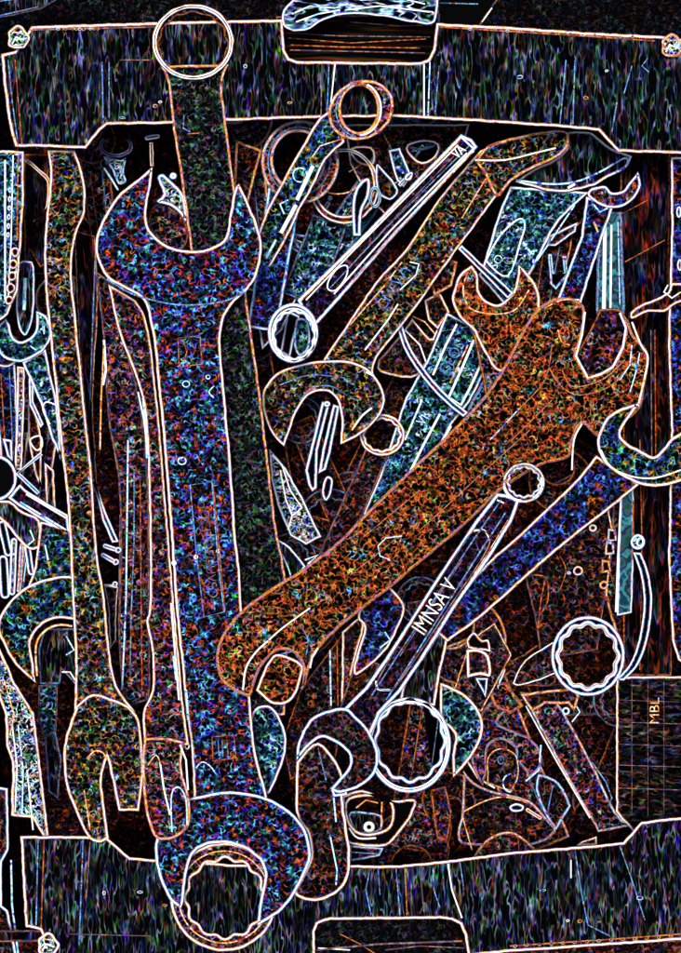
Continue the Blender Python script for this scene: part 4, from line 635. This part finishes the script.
# ---------------------------------------------------------------- more small tools in the gaps
EXTRA = [
 ('hex_key', 'L-shaped white-rimmed hex key at the left wall above the round disc', 'hex key', [(28, 372), (33, 372), (34, 402), (44, 424), (40, 428), (29, 405)], -30, ('black', 'white', 'blue')),
 ('punch', 'short tapered punch behind the chrome rod at the left wall', 'punch', [(44, 462), (54, 470), (56, 512), (46, 506)], -34, ('flap', 'warm', 'orange')),
 ('feeler_blade', 'narrow blade between green jaw shoulder and the plain dark pin', 'blade', [(24, 552), (28, 553), (24, 588), (19, 588)], -36, ('black', 'cyan', 'blue')),
 ('chisel', 'dark chisel with orange edge rising beneath the dim wrench ring under the upper flap', 'chisel', [(236, 140), (262, 150), (254, 180), (240, 240), (233, 190)], -40, ('dark', 'orange', 'orange')),
 ('tapered_punch', 'tapered pale punch under the chrome wrench, right of the bent clip', 'punch', [(388, 150), (400, 148), (412, 176), (404, 188), (396, 180)], -30, ('cyan', 'white', 'blue')),
 ('short_bar', 'short angled bar with white border between slim wrench and stamped black wrench', 'bar', [(548, 236), (578, 222), (576, 232), (556, 246), (546, 246)], -42, ('dark', 'white', 'blue')),
 ('cotter', 'zigzag white cotter below the short angled bar at upper right', 'cotter', [(548, 254), (552, 254), (555, 280), (564, 272), (562, 256), (567, 256), (568, 276), (556, 290), (550, 284)], -44, ('black', 'cyan', 'blue')),
 ('wedge_piece', 'triangular piece with dark centre under the lower right of the rust-red jaw', 'wedge', [(424, 300), (440, 292), (450, 312), (438, 330), (428, 320)], -44, ('dark', 'warm', 'orange')),
 ('shim', 'thin curved shim with bright edges right of the stamped chrome wrench', 'shim', [(487, 372), (494, 388), (474, 412), (464, 420), (468, 408)], -38, ('cyan', 'dimblue', 'blue')),
 ('allen_key', 'pale-edged bent key beside the little white-edged clamp', 'key', [(494, 622), (500, 640), (506, 670), (498, 690), (494, 668), (488, 640)], -20, ('redsteel', 'white', 'blue')),
 ('worn_chisel', 'dull orange-edged chisel above the dark pliers head', 'chisel', [(486, 684), (505, 682), (524, 706), (510, 714), (494, 706)], -28, ('redsteel', 'dimorange', 'orange')),
 ('brass_fitting', 'orange-rimmed curved fitting under the twelve-point ring', 'fitting', [(520, 694), (548, 690), (574, 688), (580, 696), (574, 712), (568, 704), (545, 704), (532, 712)], -30, ('dark', 'orange', 'orange')),
 ('short_wedge', 'short dark wedge with pale rim beside the socket cup, above the lower flap', 'wedge', [(430, 790), (446, 786), (452, 812), (448, 842), (436, 838)], -34, ('redsteel', 'dimorange', 'dim')),
 ('scraper', 'dark scraper with blue streaks between steel block and long olive-flecked wrench', 'scraper', [(44, 736), (56, 730), (62, 760), (58, 800), (48, 792)], -34, ('flap', 'dimblue', 'dim')),
 ('small_plate', 'small dark plate with rounded rim beneath the orange-edged wide wrench', 'plate', [(426, 270), (446, 258), (458, 262), (452, 286), (434, 296)], -40, ('redsteel', 'orange', 'orange')),
]
for nm, lab, cat, pts, z, mt in EXTRA:
    c = (sum(p[0] for p in pts) / len(pts), sum(p[1] for p in pts) / len(pts))
    t = thing(nm, lab, cat, c[0], c[1], z - 6)
    plate('body', pts, z=z, th=6, bev=2.0, mats=mt, parent=t)
GAPS = [
 ('broad worn shank slanting through the lower right, under the dark brown wrench', [((462, 640), (548, 846), 56)], -62, ('redsteel', 'orange', 'orange')),
 ('broad worn shank rising behind the lettered wrench and the large pale ring', [((410, 850), (440, 650), 50)], -66, ('redsteel', 'dimorange', 'dim')),
 ('broad orange-rimmed shank under the upper flap between the two tall ring wrenches', [((238, 118), (262, 320), 44)], -60, ('redsteel', 'orange', 'orange')),
 ('pale shank crossing under the bent clip in the upper middle', [((420, 120), (330, 250), 38)], -58, ('cyan', 'dimblue', 'blue')),
 ('worn shank in the gap between downward jaw and rusty wrench', [((352, 560), (412, 440), 40)], -60, ('redsteel', 'orange', 'orange')),
 ('worn shank behind the small pale open wrench and long olive-flecked wrench', [((62, 300), (30, 520), 34)], -52, ('redsteel', 'warm', 'orange')),
 ('blue flecked shank standing behind the threaded rod at the left wall', [((4, 350), (10, 470), 22)], -50, ('blue', 'white', 'blue')),
 ('worn shank showing between the long olive-flecked wrench and upper left jaw', [((92, 140), (112, 300), 30)], -54, ('redsteel', 'dimorange', 'dim')),
 ('worn shank lying beside the riveted bar toward the ruled panel', [((600, 500), (640, 660), 40)], -56, ('redsteel', 'orange', 'orange')),
 ('dark worn shank under the slim upper right wrench', [((560, 200), (540, 320), 40)], -56, ('dark', 'orange', 'dim')),
]
for lab, bars, z, mt in GAPS:
    a, b, w = bars[0]
    t = thing('worn_wrench', lab, 'wrench', (a[0] + b[0]) / 2, (a[1] + b[1]) / 2, z - 8)
    plate('shank', bar(a, b, w, w * .85), z=z - 1.5, th=6, bev=1.9, mats=mt, parent=t, ribs=[([(a[0] * .9 + b[0] * .1 + w * .2, a[1] * .9 + b[1] * .1), (a[0] * .1 + b[0] * .9 + w * .16, a[1] * .1 + b[1] * .9)], 1.4, 'dimblue'), ([(a[0] * .8 + b[0] * .2 - w * .2, a[1] * .8 + b[1] * .2), (a[0] * .2 + b[0] * .8 - w * .18, a[1] * .2 + b[1] * .8)], 1.2, 'dimorange')])
    ang = math.degrees(math.atan2(a[1] - b[1], a[0] - b[0]))
    plate('jaw', jaw_shape(a, w * .8, ang - 15, w * .75, w * .9), z=z, th=8, bev=1.9, mats=mt, parent=t)

# paint chips sticking to the flaps
CHIPS = [(160, 102), (155, 106), (122, 118), (245, 66), (290, 103), (520, 77), (607, 71), (586, 98), (140, 892), (104, 893), (165, 905), (640, 898), (568, 921), (580, 921), (543, 890)]
for k, (x, y) in enumerate(CHIPS):
    plate('paint_chip', ell(x, y, 2.2 + (k % 3) * .7, 1.6 + (k % 2) * .8, 10), z=1.6, th=1.4, bev=1.1, mats=('black', ('white', 'orange', 'cyan')[k % 3], 'dim'), parent=box, under=flap if y < 400 else low_flap)

# ---------------------------------------------------------------- buried wrenches that fill the gaps
BURIED = [((450, 800), (420, 600), 30), ((300, 620), (330, 520), 40), ((560, 480), (640, 640), 34), ((440, 320), (350, 500), 36),
          ((500, 700), (620, 700), 34), ((250, 330), (290, 560), 34), ((560, 230), (530, 330), 30), ((110, 200), (130, 360), 34), ((40, 250), (30, 420), 26), ((360, 560), (300, 420), 30), ((420, 830), (470, 640), 34), ((600, 800), (640, 700), 30)]
BURIED_LABELS = ['buried dim wrench below the large pale ring and socket cup', 'buried dim wrench between largest wrench and rusty wrench, under the slotted bracket', 'buried dim wrench beneath the riveted bar at right',
 'buried dim wrench under the curved band and small pale ring', 'buried dim wrench level under the twelve-point ring at right',
 'buried dim wrench alongside the upright ring wrench shank, left of the chrome ring', 'buried dim wrench under the slim wrench at the upper right', 'buried dim wrench below the dim round socket at upper left',
 'buried dim wrench behind the small pale open wrench at the left wall', 'buried dim wrench under the flecked file blade in the middle',
 'buried dim wrench under the crescent jaw beside the pale ring', 'buried dim wrench in the lower right corner by the ruled panel']
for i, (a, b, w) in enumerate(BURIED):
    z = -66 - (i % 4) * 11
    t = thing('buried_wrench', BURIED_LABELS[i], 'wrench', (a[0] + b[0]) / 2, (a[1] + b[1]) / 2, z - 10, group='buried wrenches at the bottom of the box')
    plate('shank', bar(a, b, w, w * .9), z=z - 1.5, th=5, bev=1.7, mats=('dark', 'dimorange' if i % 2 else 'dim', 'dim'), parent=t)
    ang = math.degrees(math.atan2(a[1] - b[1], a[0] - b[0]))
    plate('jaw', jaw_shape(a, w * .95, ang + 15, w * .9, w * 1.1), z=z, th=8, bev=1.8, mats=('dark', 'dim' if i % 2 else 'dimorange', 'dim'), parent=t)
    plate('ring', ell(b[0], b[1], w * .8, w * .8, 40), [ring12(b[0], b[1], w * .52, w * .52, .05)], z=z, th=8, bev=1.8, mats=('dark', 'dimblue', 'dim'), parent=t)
